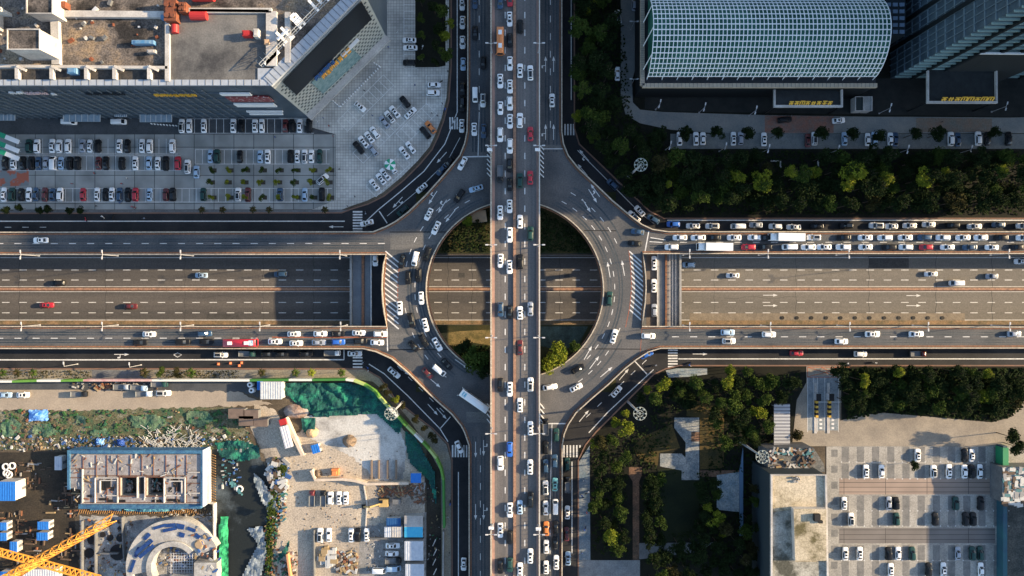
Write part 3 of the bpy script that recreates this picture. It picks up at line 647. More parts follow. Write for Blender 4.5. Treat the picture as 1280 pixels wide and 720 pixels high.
row('in the narrow lane left of the overpass, top', G6, .02, 180, 'y', '578 5 wS;578.5 29 wS;578.5 54 ws;579 81 es;578.5 111 k;578 131 k;577.5 158 wS')
row('on the curved slip road beside the plaza', G6, .02, 225, 'y', '527.5 235.5 wS 228;504 264 gU 228;459 279 wS 257;552 213 ns 222;562 203 ks 218')
row('on the curved slip road beside the dark wood', G6, .02, 315, 'y', '765 231 nu 315;799 264 wS 318;792 271 wU 312;815.5 274.5 nu 300')
row('in the jammed lane beside the dark wood', G6, .02, 270, 'x', '841 280.5 bu;865.5 282.5 wS;889.5 282.5 wU;921 283 wv;944 281.5 ss;968 283 wu;991 284 wS;1020 283 ks;1057 282.5 k;1094 282 wU;1113 283 wS;1135.5 282 wS;1159.5 281 wS;1190 282 ku;1216 283 wS;1246 281 ns;1277 282.5 wu')
row('on the crossing street over the cutting, left', G6, .42, 180, 'y', '469.5 324 ws')
row('on the crossing street over the cutting, right', G6, .42, 0, 'y', '817 329 wS;816.5 357 wS;817 388 su')
row('in the narrow street below the raised road, left', G6, .02, 90, 'x', '277 443 wU;310 442 gt;335 442 ks;352 442 ks;382 442 ks;416 441 wt;444 442 wS')
row('in the narrow street below the raised road, right', G6, .02, 90, 'x', '994.5 441 rs;1074 442 wu;1145 442 mt')
row('on the curved street beside the park trees', G6, .02, 42, 'y', '808 442.5 bs 65;770 489 wS 43')
row('on the curved street beside the building site', G6, .02, 130, 'y', '493 465.5 wS 130;574 558 ws 155;580 704 wS 180')
row('in the narrow street beside the blue pavement', G6, .02, 0, 'y', '709 580 gu;709 605 kt;709 640 wS;708 667 ms;709.5 697 eS')
G7 = 'parked cars'
row('in the parking row nearest the mall', 'cars parked in front of the mall', .14, 0, 'x', '228.4 wU;237.8 ws;255.9 wS;292.5 wS;302.4 ku;319.6 wS;328.3 ws;357.5 ms;365.3 ku;375.6 wS;387.3 ku', 157.7)
row('along the mall forecourt', 'cars parked in front of the mall', .14, 90, 'x', '89 153.5 wv;151 153 wv')
row('in the second parking row, left lot', 'cars parked in the left lot', .14, 0, 'x', '38 g;48.4 wu;67 wS;76 wu;87 wu;105 ss;114 wS;124 ku;151 wS;160.7 k;179 wS;188.7 wu;216.7 wu', 183)
row('in the third parking row, left lot', 'cars parked in the left lot', .14, 0, 'x', '8 k;19 wS;30 k;41 k;49.7 ns;59.6 ss;69 wv;78 eS;88.5 ku;98.5 ku;124.6 m;133.6 k;153.5 k;170.3 wS;187.8 es;198.6 wS;208.6 ku;223.6 ru', 204.5)
row('in the parking row nearest the street, left lot', 'cars parked in the left lot', .14, 0, 'x', '7 wS;17 gu;28 k;38 ws;46.6 ns;57.5 ms;67 ns;76.8 wu;105.3 rs;122.8 wS;133 k;141.2 wS;151.3 nu;161 ks;170.6 ru;188.2 eS;208.6 mu;217 kU;255 gu;298.8 wU;311 mu;351.2 nu;382 es;403 ku', 243.5)
row('in the parking row with the small trees below', 'cars parked in the left lot', .14, 0, 'x', '264 es;272.6 gu;300.6 ks;326.5 es;335.5 wS;363.8 ku;372.3 wS;381.4 wU;390 ws;400 gs', 196)
row('standing askew in the parking lot', 'cars parked in the left lot', .14, 0, 'x', '236 208.6 wU;246.5 215.5 es;404 224.5 wU 50')
row('in the slanted bay row beside the mall entrance', 'cars parked on the plaza', .14, 130, 'x', '450.6 133.7 wS')
row('in the middle slanted bays of the plaza', 'cars parked on the plaza', .14, 322, 'x', '506.5 127.8 ku;493.8 140.5 wS;487.5 146.8 wU;481 153 ss;469 165.8 wu;462 172 wS;455 178 wS;449 185 ku;466.7 188 su;513.6 142 wS 48')
row('in the slanted bays near the slip road', 'cars parked on the plaza', .14, 322, 'x', '538.5 159.5 os;532 166.5 ku;513.7 185 ws;505.8 191.3 wS;490.5 210 wu;482 218 wS;477 224 wS;468.3 231.3 wS')
row('in the bays at the right edge of the plaza', 'cars parked on the plaza', .14, 90, 'y', '542.8 106.7 ws;541.8 117 wu')
row('in the bay column right of the mall', 'cars parked on the plaza', .14, 270, 'y', '512.3 51.3 wS;513 60.6 wS;512 79 ku')
row('on the drive left of the vaulted hall', 'cars by the vaulted hall', .11, 350, 'y', '793 6 su 0;772 22 wU;771.5 93 ws 0')
row('on the service road below the office buildings', 'cars by the vaulted hall', .11, 85, 'x', '1047 151 wS;980 150.5 ku')
row('parked between the trees below the service road', 'cars parked between the trees', .09, 0, 'x', '849 174 ws;869 174 ws;878 174 ws;916 174 wS;925 173.5 su;954 174.5 wS;1008.6 176 ms;1017 174 wU;1054.5 174 es;1083 175 ws;1091.5 174 eu;1111.7 174 ws;1117.7 175 ns;1186.6 174 wu;1196 175 ns;1220.6 173.5 wu;1232.7 174 k;1259 174 ks')
G8 = 'cars in the beige car park'
row('in the top row of the beige car park', G8, .12, 0, 'x', '1145.5 wS;1204.5 ks;1213 wS', 568.5)
row('in the second row of the beige car park', G8, .12, 0, 'x', '1081 wS;1100.5 ws;1165 wU;1184.5 wS;1204 ws;1213 ku;1223 ws', 588.5)
row('in the third row of the beige car park', G8, .12, 0, 'x', '1054 wS;1109.5 ss;1118.5 ku;1193 gu;1224 ku', 628.5)
row('in the fourth row of the beige car park', G8, .12, 0, 'x', '1062.5 wU;1119 gu;1167.5 ku;1205 ku;1214.5 ku', 648)
row('in the fifth row of the beige car park', G8, .12, 0, 'x', '1055.5 wS;1073.5 wS;1109.5 ku;1121 ws;1139 gu;1196 ss;1214 gu;1223.5 gu', 691)
row('in the bottom row of the beige car park', G8, .12, 0, 'x', '1112 wS;1159 ku;1178 wS;1224.5 ws', 711)
G9 = 'vehicles on the building site'
row('in the upper parked row on the site', G9, .08, 0, 'x', '391 mt;405 kt;414 wu;424.5 wS;433 wS', 622)
row('in the lower parked row on the site', G9, .08, 0, 'x', '401 wU;412 ws;439.5 wS;448 ku;459 wS', 668)
row('parked beside the site sheds', G9, .08, 90, 'y', '491.5 681 wS;490.5 691 ws;492 699.5 kt;475.5 712 wv;493 709 ev')
row('on the pale site road below the hoarding', G9, .08, 90, 'x', '9 493 es;30.5 493 wS;101 492 kt;154 483 st;176 484 et 95;182 491.5 wt;201 480 gt;205.5 491 wU')
print('vehicles', N_CARS)
# ------------------------------------------------------------------ painted bays of the car parks
bay = MB()
def bays(x0, x1, y, hh, step, z, both=False, mbx=None):
    mbx = mbx or bay
    k = x0
    while k <= x1 + .1: mbx.ribbon([W(k, y - hh, z), W(k, y + hh, z)], .16, z, z); k += step
    for yy in ((y - hh, y + hh) if both else (y + hh,)): mbx.ribbon([W(x0, yy, z), W(x1, yy, z)], .16, z - .002, z - .002)
bays(225, 392, 157.5, 9, 9.1, .142, True)
bays(44, 222, 183, 9.5, 9.1, .142); bays(8, 226, 204, 9.3, 9.1, .142, True); bays(0, 415, 244, 8.5, 9.1, .142, True)
bays(244, 412, 196, 9, 9.1, .142, True)
def bays_dir(p, q, depth, n, z):
    p, q = W(*p, z).to_2d(), W(*q, z).to_2d(); d = (q - p); nn = Vector((-d.y, d.x)).normalized() * depth
    for k in range(n + 1):
        a = p + d * k / n; bay.ribbon([a, a + nn], .16, z, z)
    bay.ribbon([p, q], .16, z - .002, z - .002); bay.ribbon([p + nn, q + nn], .16, z - .002, z - .002)
bays_dir((434.5, 164), (492, 106.5), 4.9, 9, .148); bays_dir((454, 204), (520, 138), 4.9, 10, .148); bays_dir((508, 180), (546, 142), 4.9, 6, .148); bays_dir((470, 246), (513, 205), 4.9, 6, .148); pass
for k in range(16): y = -30 + 8.9 * k; bay.ribbon([W(505, y, .148), W(521, y, .148)], .15, .148, .148)
bay.ribbon([W(505, -30, .148), W(505, 84, .148)], .15, .146, .146); bay.ribbon([W(521, -30, .148), W(521, 84, .148)], .15, .146, .146)
for y in (94, 102, 112, 121.5, 131): bay.ribbon([W(533, y, .148), W(552, y, .148)], .15, .148, .148)
for x in (533, 552): bay.ribbon([W(x, 94, .148), W(x, 131, .148)], .15, .146, .146)
struct(bay, 'bay_lines', paint)
bay2 = MB(); bay2w = MB()
strip = mat('bay_grey', (.20, .195, .185), .9, (.13, .13, .125), .4, fine=.15)
for (y, hh) in ((568, 9.5), (589, 9.5), (629, 9.5), (648, 9.5), (691, 9.5), (711, 9.5)):
    for k in range(11):
        x = 1052 + 19.0 * k
        bay2.poly(pw([(x, y - hh), (x + 9, y - hh), (x + 9, y + hh), (x, y + hh)], .1), .106)
    for k in range(23): p = W(1052 + 9.5 * k, y + hh, .1); bay2w.box((p.x, p.y, .112), (.5, .12, .02)); bay2w.box((p.x, p.y, .115), (.12, .5, .02))
for k in range(9):
    y = 562 + 20 * k; bay2.poly(pw([(1039, y), (1047, y), (1047, y + 9), (1039, y + 9)], .1), .107)
struct(bay2, 'grey_bays', strip); struct(bay2w, 'bay_crosses', paint)
for y0, y1, c in ((598, 618, (.27, .205, .165)), (660, 679, (.15, .135, .125))):
    sheet('block_paving', [(1049, y0), (1244, y0), (1244, y1), (1049, y1)], .111, mat_tiles('lot_blocks_%d' % y0, c, tuple(q * .9 for q in c), (.04, .035, .035), 14, 1.6, .09, 0, var=.15), .1)
sheet('cross_marking', [(1, 1)] * 0 or [(0, 213), (36, 211), (36, 232), (0, 233)], .128, mat('worn_red_marking', (.17, .185, .19), .8, (.34, .10, .06), .22, lo=.47, hi=.5), .1)

# ------------------------------------------------------------------ shopping mall (top left)
MH = 36.0
mall_wall = mat('mall_cladding', (.075, .10, .125), .45, (.045, .065, .085), .25, spec=.5)
mall_pale = mat('mall_parapet', (.36, .40, .45), .6, (.30, .33, .37), .6)
roofd = mat('roof_stained', (.26, .19, .12), .9, (.025, .023, .022), .1, fine=.55, c3=(.14, .12, .105), detail=12, lo=.36, hi=.62)
roofg = mat('roof_grey', (.21, .20, .185), .85, (.05, .05, .052), .055, fine=.2, c3=(.145, .142, .135), detail=9)
mall = thing('shopping_mall', 'large shopping mall with stained roof, angled screen facade and signs, top left', 'shopping mall')
bA = W(340 - 0, 108, MH)          # roof corner where both facades meet
bB = W(455, -8, MH)               # roof corner at the top
base = [Vector((-200, 0, 0))]
roof_pts = [W(-140, 108, MH).to_2d(), bA.to_2d(), bB.to_2d(), Vector((bB.x, 190)), Vector((W(-140, 0, MH).x, 190))]
m = MB(); m.prism(roof_pts, 0, MH, 1, 0); m.build('wall', [mall_wall, roofd], mall)
# perforated pale facade on the angled side: thin panel carrying a dark screen
dA, dB = bA.to_2d(), bB.to_2d(); dd = (dB - dA).normalized(); nn = Vector((dd.y, -dd.x))
def on_facade(px, py, off=0.0):
    """point of the angled facade seen at a pixel of the photograph"""
    ray = Vector(((px - 640) * S / H, (360 - py) * S / H)); k = (dA + nn * off).dot(nn) / ray.dot(nn)
    return Vector((ray.x * k, ray.y * k, H - k))
facm = mat_tiles('facade_perforated', (.42, .42, .38), (.36, .37, .34), (.08, .10, .10), 1.5, 1.5, .28, math.atan2(dd.y, dd.x), var=.1)
m = MB(); a, c = dA + nn * .5, dB + nn * .5
m.prism([dA + nn * .01, a, c, dB + nn * .01][::-1] if False else [dA + nn * .01, a, c, dB + nn * .01], 0, MH - .6, 0, 0); 
facm2 = mat('facade_pale', (.42, .43, .39), .6, (.34, .36, .34), .5)
m.build('facade_panel', facm2, mall)
_b0, _b1 = dA + nn * 1.6, dB + nn * 1.6
m = MB(); m.bar((_b0.x, _b0.y, 5.2), (_b1.x, _b1.y, 5.2), 2.6, .7); m.build('entrance_canopy', conc_w, mall)
# rows of small dark openings
m = MB(); Ls = (dB - dA).length; z = 3.0; rI = 0
while z < MH - 2:
    s = 1.2 + (rI % 2) * .8
    while s < Ls - 1:
        p = dA + dd * s + nn * .53
        m.box((p.x, p.y, z), (.85, .12, .75), math.atan2(dd.y, dd.x)); s += 1.7
    z += 1.55; rI += 1
o = m.build('facade_openings', mat('opening_dark', (.07, .085, .085), .4), mall); o['kind'] = 'stuff'
def facade_quad(mb, pts, off, mi=0):
    q = [on_facade(x, y, off) for x, y in pts]; b0 = [on_facade(x, y, .5) for x, y in pts]
    mb.quad(*q, mi); n = len(q)
    for k in range(n): mb.quad(q[k], b0[k], b0[(k + 1) % n], q[(k + 1) % n], mi)
m = MB(); facade_quad(m, [(353.5, 103), (371, 119), (464.5, 24), (452, 2)], 1.1); m.build('video_screen', mat('screen_off', (.010, .011, .012), .3), mall)
m = MB(); facade_quad(m, [(389, 103), (404, 117), (452, 72), (438, 58)], .8)
m.build('shopfront_glass', mat('glass_teal', (.10, .19, .20), .25, (.22, .32, .32), .7, spec=.6), mall)
def glyph(mb, o, ux, uy, w, h, t, dz, mi=0):
    """one block character of a few bars in the plane ux, uy"""
    bars = rnd.choice([[(0, 0, 1, 0), (0, 1, 1, 1), (.5, 0, .5, 1), (0, .5, 1, .5)], [(0, 0, 0, 1), (0, 1, 1, 1), (1, 1, 1, 0), (.5, .2, .5, .8)], [(0, .9, 1, .9), (.2, 0, .5, .9), (.8, 0, .5, .9), (0, .45, 1, .45)], [(0, 0, 1, 0), (.3, 0, .3, 1), (.75, 0, .75, 1), (0, .6, 1, .6)]])
    for x0, y0, x1, y1 in bars: mb.bar(o + ux * (w * x0) + uy * (h * y0), o + ux * (w * x1) + uy * (h * y1), t, t * .6, mi)
UZ = Vector((0, 0, 1)); D3 = Vector((dd.x, dd.y, 0))
for (x0, y0), (x1, y1), n, h, cm, lab in (((405, 98), (440, 62), 7, 2.6, mat('sign_orange', (.72, .36, .06), .5), 'row of orange letters'), ((396, 100), (420, 76), 5, 1.9, mat('sign_blue', (.04, .11, .28), .5), 'row of dark blue letters'), ((427, 70), (448, 49), 2, 1.6, white, 'white sign bar')):
    m = MB(); a, c = on_facade(x0, y0, 1.5), on_facade(x1, y1, 1.5)
    if n == 2: m.bar(a, c, 1.0, .3)
    else:
        for k in range(n): glyph(m, a + (c - a) * (k / n), D3, UZ, (c - a).length / n * .72, h, .5, 0)
    tag(m.build('sign', cm, mall), lab)
# parapets
m = MB(); w0 = W(-140, 104, MH); m.box(((w0.x + bA.x) / 2, bA.y + .9, MH + .3), (bA.x - w0.x, 1.6, .9)); 
for k in range(60): m.box((bA.x - 2.2 * k - 1, bA.y + .9, MH + .78), (.12, 1.6, .08), mi=1)
m.build('parapet', [mall_pale, conc_d], mall)
m = MB(); q = dA + dd * (Ls / 2) - nn * 1.4; m.box((q.x, q.y, MH + .4), (Ls, 3.2, 1.0), math.atan2(dd.y, dd.x))
for k in range(int(Ls / 1.7)): p = dA + dd * (1.7 * k + .6) - nn * 1.4; m.box((p.x, p.y, MH + .93), (.14, 3.2, .08), math.atan2(dd.y, dd.x), 1)
m.build('parapet', [mall_pale, conc_d], mall)
m = MB(); p, q = W(344, 106, MH), W(323, 85, MH); m.prism([W(323, 104, MH).to_2d(), W(343, 104, MH).to_2d(), W(352, 95, MH).to_2d(), W(348, 86, MH).to_2d(), W(323, 86, MH).to_2d()], MH + .02, MH + .6); m.build('roof_terrace', mall_pale, mall)
# roof zones, ribs and penthouses
m = MB(); m.prism(pw([(213, 15), (338, 15), (338, 84), (322, 86), (322, 103), (213, 103)], MH), MH + .02, MH + .35); m.build('roof_slab', roofg, mall)
m = MB()
for (x0, y0, x1, y1, w) in ((70, -20, 73, 82, 2.2), (75, 19, 210, 20, 1.8), (211.5, 18, 211.5, 103, 1.2), (0, 84, 212, 86, .8), (341, 16, 341, 84, 3.0), (213, 15, 341, 15, 1.4), (361, 17, 361, 80, 1.5), (1, 10, 1, 40, 1.5), (240, 15, 338, 16, .8)):
    m.bar(W(x0, y0, MH) + Vector((0, 0, .6)), W(x1, y1, MH) + Vector((0, 0, .6)), w, 1.3)
for k in range(5):
    x = 26 + 43 * k - (k > 2) * 8; m.bar(W(x, 84, MH) + Vector((0, 0, 1.1)), W(x, 101, MH) + Vector((0, 0, 1.1)), 1.0, 1.2); m.bar(W(x, 85, MH) + Vector((0, 0, 1.6)), W(x + 11, 90, MH) + Vector((0, 0, 1.3)), .7, .5)
m.build('roof_beam', conc_w, mall)
m = MB(); m.prism(pw([(0, 88), (211, 88), (211, 102), (0, 102)], MH), MH + .01, MH + .12); m.build('gutter', mat('gutter_dark', (.03, .032, .035), .9, (.08, .07, .06), .5, fine=.3), mall)
def penthouse(px0, py0, px1, py1, h, mt, roofm, nm='penthouse'):
    m = MB(); z1 = MH + h; m.prism(pw([(px0, py0), (px1, py0), (px1, py1), (px0, py1)], z1), MH, z1, 1, 0); o = m.build(nm, [mt, roofm], mall)
    m = MB(); m.ribbon(pw([(px0, py0), (px1, py0), (px1, py1), (px0, py1)], z1), .35, z1, z1 + .35, True); m.build('parapet', mt, o)
penthouse(10, 37, 50, 62, 9, conc_w, roofd); penthouse(34, -20, 66, 17, 6, conc_w, roofd); penthouse(-30, 10, 2, 14, 4, conc_w, roofd)
# rooftop frame that carries the white letters
m = MB(); off = -nn * 5.5
for k in range(23):
    s = 2 + k * (Ls - 3) / 22; p = dA + dd * s + off; q = p - nn * 3.2
    m.tube((p.x, p.y, MH), (p.x, p.y, MH + 3.4), .07, n=5); m.tube((q.x, q.y, MH), (p.x, p.y, MH + 3.4), .06, n=5)
for zz in (.6, 1.9, 3.4): a, c = dA + dd * 2 + off, dB + off; m.tube((a.x, a.y, MH + zz), (c.x, c.y, MH + zz), .11, n=5)
m.build('sign_frame', mat('frame_grey', (.3, .32, .34), .5), mall)
for k, s in enumerate((3, 10.5, 17.5, 24.5, 32)):
    m = MB(); p = dA + dd * s + off + nn * .3; o3 = Vector((p.x, p.y, MH + 1.0)); wd = 5.2 if k != 2 else 2.0
    back = Vector((-nn.x, -nn.y, 0)) * .85 + UZ * .5
    if k == 0: m.bar(o3, o3 + D3 * 5.5, 1.0, .5)
    else: glyph(m, o3, D3, back, wd * .8, 3.9, .75, 0)
    m.build('roof_letter', white, mall)
# roof equipment
red = mat('red_roof_unit', (.40, .03, .03), .5); rust = mat('rust', (.22, .07, .035), .8, (.13, .05, .03), 1.0)
for x, y, sx, sy, h, mt, nm in ((219, 18, 15, 26, 3, rust, 'cooling_rack'), (234, 14, 9, 12, 3, rust, 'cooling_rack'), (251, 22, 20, 5, 2.4, red, 'tank'), (221, 38, 4, 10, 2, red, 'tank'), (312, 45, 11, 7, 2.2, red, 'roof_unit'), (324, 45, 6, 10, 2.6, conc_w, 'roof_unit'), (336, 55, 6, 6, 1.8, mat('tan_box', (.5, .33, .2), .7), 'roof_unit'),
                              (257, -2, 26, 9, 3, red, 'tank'), (61, 56, 5, 9, 2.5, red, 'tank'), (85, 10, 7, 8, 2.5, rust, 'roof_unit'), (182, 55, 27, 5, 1.6, mat('blue_tarp', (.06, .19, .36), .6, (.16, .26, .36), 1), 'covered_duct'), (192, 66, 10, 4, 1.4, conc_w, 'roof_unit'), (95, 91, 11, 7, 2, MATS['blue_tarp'], 'water_tank'), (207, 24, 5, 6, 1.6, MATS['blue_tarp'], 'water_tank')):
    m = MB(); p = W(x, y, MH); lx, ly = L(sx, MH), L(sy, MH)
    if nm == 'tank':
        if lx > ly: m.tube((-lx / 2, 0, h / 2), (lx / 2, 0, h / 2), h / 2, n=14)
        else: m.tube((0, -ly / 2, h / 2), (0, ly / 2, h / 2), h / 2, n=14)
        m.box((0, 0, .25), (lx * .8, ly * .8, .5))
    else:
        m.box((0, 0, h / 2), (lx, ly, h)); m.box((0, 0, h + .08), (lx * .7, ly * .7, .16))
        if nm == 'cooling_rack':
            for k in range(4): m.tube((lx * (k % 2 - .5) * .5, ly * (k // 2 - .5) * .5, h), (lx * (k % 2 - .5) * .5, ly * (k // 2 - .5) * .5, h + .5), min(lx, ly) * .2, n=12)
    m.build(nm, mt, mall, loc=(p.x, p.y, MH + .02))
for k in range(46):
    m = MB(); x, y = rnd.uniform(0, 205), rnd.uniform(-10, 82); p = W(x, y, MH); s = rnd.uniform(.3, .9)
    m.box((0, 0, s / 2), (s * rnd.uniform(.7, 2), s, s), rnd.random() * 3); m.build('roof_vent', rnd.choice([conc_w, conc_d, rust, steel]), mall, loc=(p.x, p.y, MH))
# south facade signs, glazing pilasters and entrance canopies
ys = bA.y - .25; UX = Vector((1, 0, 0))
def south(px, py): k = (ys * H) / ((360 - py) * S); return Vector(((px - 640) * S / H * k, ys, H - k))
for x0, x1, y, n, h, mt, nm in ((196, 249, 117, 7, 1.6, mat('sign_gold', (.75, .42, .05), .5), 'sign_letters'), (15, 35, 114, 2, 1.5, white, 'sign_letters'), (34, 62, 114.5, 4, 1.4, mat('sign_pink', (.6, .45, .45), .5), 'sign_letters'), (66, 73, 115, 1, .8, white, 'sign_letters'), (110, 160, 115.5, 6, 1.3, mat('sign_dark', (.02, .025, .03), .6), 'sign_letters')):
    m = MB(); a, c = south(x0, y + 2), south(x1, y + 2)
    for k in range(n): glyph(m, Vector((a.x + (c.x - a.x) * k / n, ys - .25, a.z)), UX, UZ, (c.x - a.x) / n * .75, h, .45, 0)
    m.build(nm, mt, mall)
for (x0, y0, x1, y1), mt in (((278, 115.5, 312, 118), white), ((290, 119.5, 335, 125.5), mat('sign_darkred', (.2, .04, .045), .5, (.5, .4, .38), 1.2, lo=.55, hi=.58)), ((297, 128.5, 342, 132), white), ((309, 138, 353, 138.8), white), ((313, 141, 353, 142), white)):
    m = MB(); a, c = south(x0, y1), south(x1, y0); m.box(((a.x + c.x) / 2, ys - .25, (a.z + c.z) / 2), (c.x - a.x, .5, c.z - a.z)); m.build('sign_board', mt, mall)
m = MB()
for k in range(44): m.box((W(-130, 0, 0).x + k * 2.75, ys - .1, 17), (.18, .35, 33))
for zz in (6, 12, 18, 24, 30): m.box((W(90, 0, 0).x, ys + .08, zz), (140, .3, .25))
m.build('facade_fins', mat('fins', (.10, .13, .16), .5), mall)
can = mat('canopy_glass', (.20, .27, .33), .3, (.28, .36, .42), .8, spec=.5)
for x0, x1, y0, y1 in ((-10, 18.5, 143.5, 150.5), (79, 125, 143.5, 152), (143.5, 158, 139.5, 146), (175, 214.5, 145, 152.5)):
    m = MB(); m.prism(pw([(x0, y0 - 4), (x1, y0 - 4), (x1, y1), (x0, y1)], 5.5), 5.2, 5.5, 0, 0, True)
    o = m.build('entrance_canopy', can, mall); m = MB()
    for k in range(7): a, c = W(x0 + (x1 - x0) * k / 6, y0 - 4, 5.6), W(x0 + (x1 - x0) * k / 6, y1, 5.6); m.bar(a, c, .12)
    m.build('rib', steel, o)
bol = MB()
for k in range(17): p = W(478 - 49 * k / 16 - (8 if k > 14 else 0) * 0, 90 + 40 * k / 16, .13); 
def bollards(a, c, n, lab):
    t = MB(); t.tube((0, 0, 0), (0, 0, .75), .24, .2, 8)
    me = t.data('bollard', [white])
    for k in range(n):
        p = W(a[0] + (c[0] - a[0]) * k / max(1, n - 1), a[1] + (c[1] - a[1]) * k / max(1, n - 1), .13)
        o = bpy.data.objects.new('bollard', me); COL.objects.link(o); o.location = p; tag(o, lab % ORD[k], 'bollard', 'white bollards on the mall plaza')
bollards((475, 84), (426, 133), 20, '%s white bollard from the top in the long slanted line outside the mall corner'); bollards((468, 79), (474, 83), 3, '%s white bollard of the short run at the top of the slanted line'); bollards((414, 124), (424, 133), 5, '%s white bollard of the short run at the bottom of the slanted line')
bollards((190, 155), (221, 157.5), 9, '%s white bollard from the left before the dark mall facade'); bollards((245, 143.5), (332, 143.5), 20, '%s small bollard from the left above the parking row nearest the mall')
for k, y in enumerate((176, 187.5, 197)):       # green striped awnings at the left edge
    m = MB(); p = W(12, y - 3, 2.6); m.box((0, 0, 2.5), (6.8, 1.5, .12), R(-22)); m.box((-2.4, 1.0, 2.58), (2.2, 1.6, .1), R(-22), 1)
    for sx in (-2, 2): m.tube((sx, -sx * .4, 0), (sx, -sx * .4, 2.45), .06, n=6)
    tag(m.build('awning', [white, mat('green_canvas', (.02, .3, .16), .7)], loc=(p.x, p.y, .13)), ('topmost', 'middle', 'lowest')[k] + ' of three tilted green and white awnings at the left edge', 'awning', 'awnings at the left edge')

# ------------------------------------------------------------------ vaulted hall and offices (top right)
hall = thing('vaulted_hall', 'large hall with white lattice glass barrel vault roof, top right', 'hall', (0, 0, 0))
stone = mat('stone_ledge', (.42, .35, .26), .8, (.34, .28, .21), .5); darkw = mat('hall_wall', (.010, .012, .013), .5)
zs, zc = 15.0, 23.5
vx0, vx1, vy0, vy1 = W(810, 0, zs).x, W(1095, 0, zs).x, W(0, 95, zs).y, W(0, -2, zs).y
m = MB(); m.prism([(vx0 - 1.5, vy0 - 2.6), (vx1 + 1, vy0 - 2.6), (vx1 + 1, vy1 + 6), (vx0 - 1.5, vy1 + 6)], 0, zs - 2, 1, 0); m.build('wall', [darkw, mat('hall_roof', (.03, .035, .04), .7)], hall)
for a, c in (((vx0 - 1.5, vy0 - 2.6), (vx1 + 1, vy0 - 2.6)), ((vx0 - 1.5, vy0 - 2.6), (vx0 - 1.5, vy1 + 6))):
    m = MB(); m.bar((*a, zs - 1.6), (*c, zs - 1.6), 1.3, 1.1)
    for k in range(60):
        t = k / 60; m.box((a[0] + (c[0] - a[0]) * t, a[1] + (c[1] - a[1]) * t, zs - 1.0), (.1, 1.3, .06) if a[1] == c[1] else (1.3, .1, .06), mi=1)
    m.build('parapet', [stone, conc_d], hall)
yc = (vy0 + vy1) / 2; hb = (vy1 - vy0) / 2; rr = (hb * hb + (zc - zs) ** 2) / (2 * (zc - zs)); a0 = math.asin(hb / rr)
def vp(t, x, dr=0.0): a = -a0 + 2 * a0 * t; return Vector((x, yc + (rr + dr) * math.sin(a), zc - rr + (rr + dr) * math.cos(a)))
m = MB()
for k in range(24):
    m.quad(vp(k / 24, vx0), vp(k / 24, vx1), vp((k + 1) / 24, vx1), vp((k + 1) / 24, vx0))
for x in (vx0, vx1):
    i = len(m.v); m.v += [tuple(vp(k / 24, x)) for k in range(25)]; m.f.append(tuple(i + k for k in range(25))); m.m.append(0)
o = m.build('vault_glass', mat('vault_glass', (.006, .065, .045), .6, (.04, .15, .11), .09, spec=.12), hall)
m = MB(); nr = 58
for k in range(nr + 1):
    x = vx0 + (vx1 - vx0) * k / nr
    for j in range(20): m.bar(vp(j / 20, x, .15), vp((j + 1) / 20, x, .15), .2, .3)
for j in range(20): m.bar(vp(j / 19, vx0, .15), vp(j / 19, vx1, .15), .24, .3)
m.build('vault_lattice', white, hall)
m = MB()
for k in range(nr * 2):
    x = vx0 + (vx1 - vx0) * (k + .5) / (nr * 2)
    if k % 2 == 0: m.bar(vp(.02, x + .6, .05), vp(.02, x + .6, .05) + Vector((0, .01, 0)), .05)
for j in range(19):
    m.bar(vp((j + .5) / 19, vx0, .08), vp((j + .5) / 19, vx1, .08), .10, .1)
m.build('mullion', mat('mullion_grey', (.05, .12, .10), .6), hall)
m = MB()
for k in range(16):
    x = vx0 + (vx1 - vx0) * k / 15; p = vp(0, x); m.tube((x, vy0 - .6, zs - 2), (p.x, p.y + .3, p.z + 1.0), .14, n=6)
for t in (.25, .5, .75): p = vp(t, vx0); m.tube((vx0 - 1.3, p.y - 2.5, zs - 1.5), tuple(p), .16, n=6)
m.build('strut', white, hall)
m = MB(); m.box((vx0 + 20, vy1 + 12, 13), (90, 10, 20)); m.build('rear_wing', darkw, hall)

def canopy_frame(x0, x1, y0, y1, z, lab, letters):
    t = thing('entrance_canopy', lab, 'canopy', (*W((x0 + x1) / 2, y1, z).to_2d(), 0)); o = t.location
    def q(px, py): p = W(px, py, z); return Vector((p.x - o.x, p.y - o.y, z))
    m = MB(); m.bar(q(x0, y0), q(x0, y1), .55, .8); m.bar(q(x1, y0), q(x1, y1), .55, .8); m.bar(q(x0 - 1, y1), q(x1 + 1, y1), .7, .9); m.build('frame', conc_w if letters else white, t)
    m = MB(); m.prism([q(x0, y0).to_2d(), q(x1, y0).to_2d(), q(x1, y1 - 1).to_2d(), q(x0, y1 - 1).to_2d()][::-1], z - .9, z - .6); m.build('roof', mat('canopy_dark', (.018, .022, .024), .4, (.03, .036, .038), .5), t)
    m = MB()
    for px in (x0, x1): p = q(px, y1); m.tube((p.x, p.y, 0), (p.x, p.y, z - .4), .3, n=8)
    m.build('column', darkw, t)
    lx0, lx1 = letters; n = 8; m = MB()
    for k in range(n):
        p = q(lx0 + (lx1 - lx0) * k / n, y1 - 1.2); glyph(m, p + Vector((0, 0, .3)), UX, Vector((0, .62, .78)), L((lx1 - lx0) / n * .78, z), 1.5, .34, 0)
    m.build('sign_letters', MATS['sign_gold'], t)
canopy_frame(968, 1052, 111, 133, 9, 'dark entrance canopy with yellow letters below the vaulted hall', (985, 1040))
canopy_frame(1159.5, 1245, 72, 128, 11, 'dark entrance canopy with yellow letters below the glass tower', (1175, 1241))
g = thing('gatehouse', 'small gatehouse with white framed flat roofs beside the service road', 'gatehouse', (*W(1080, 130, 3).to_2d(), 0))
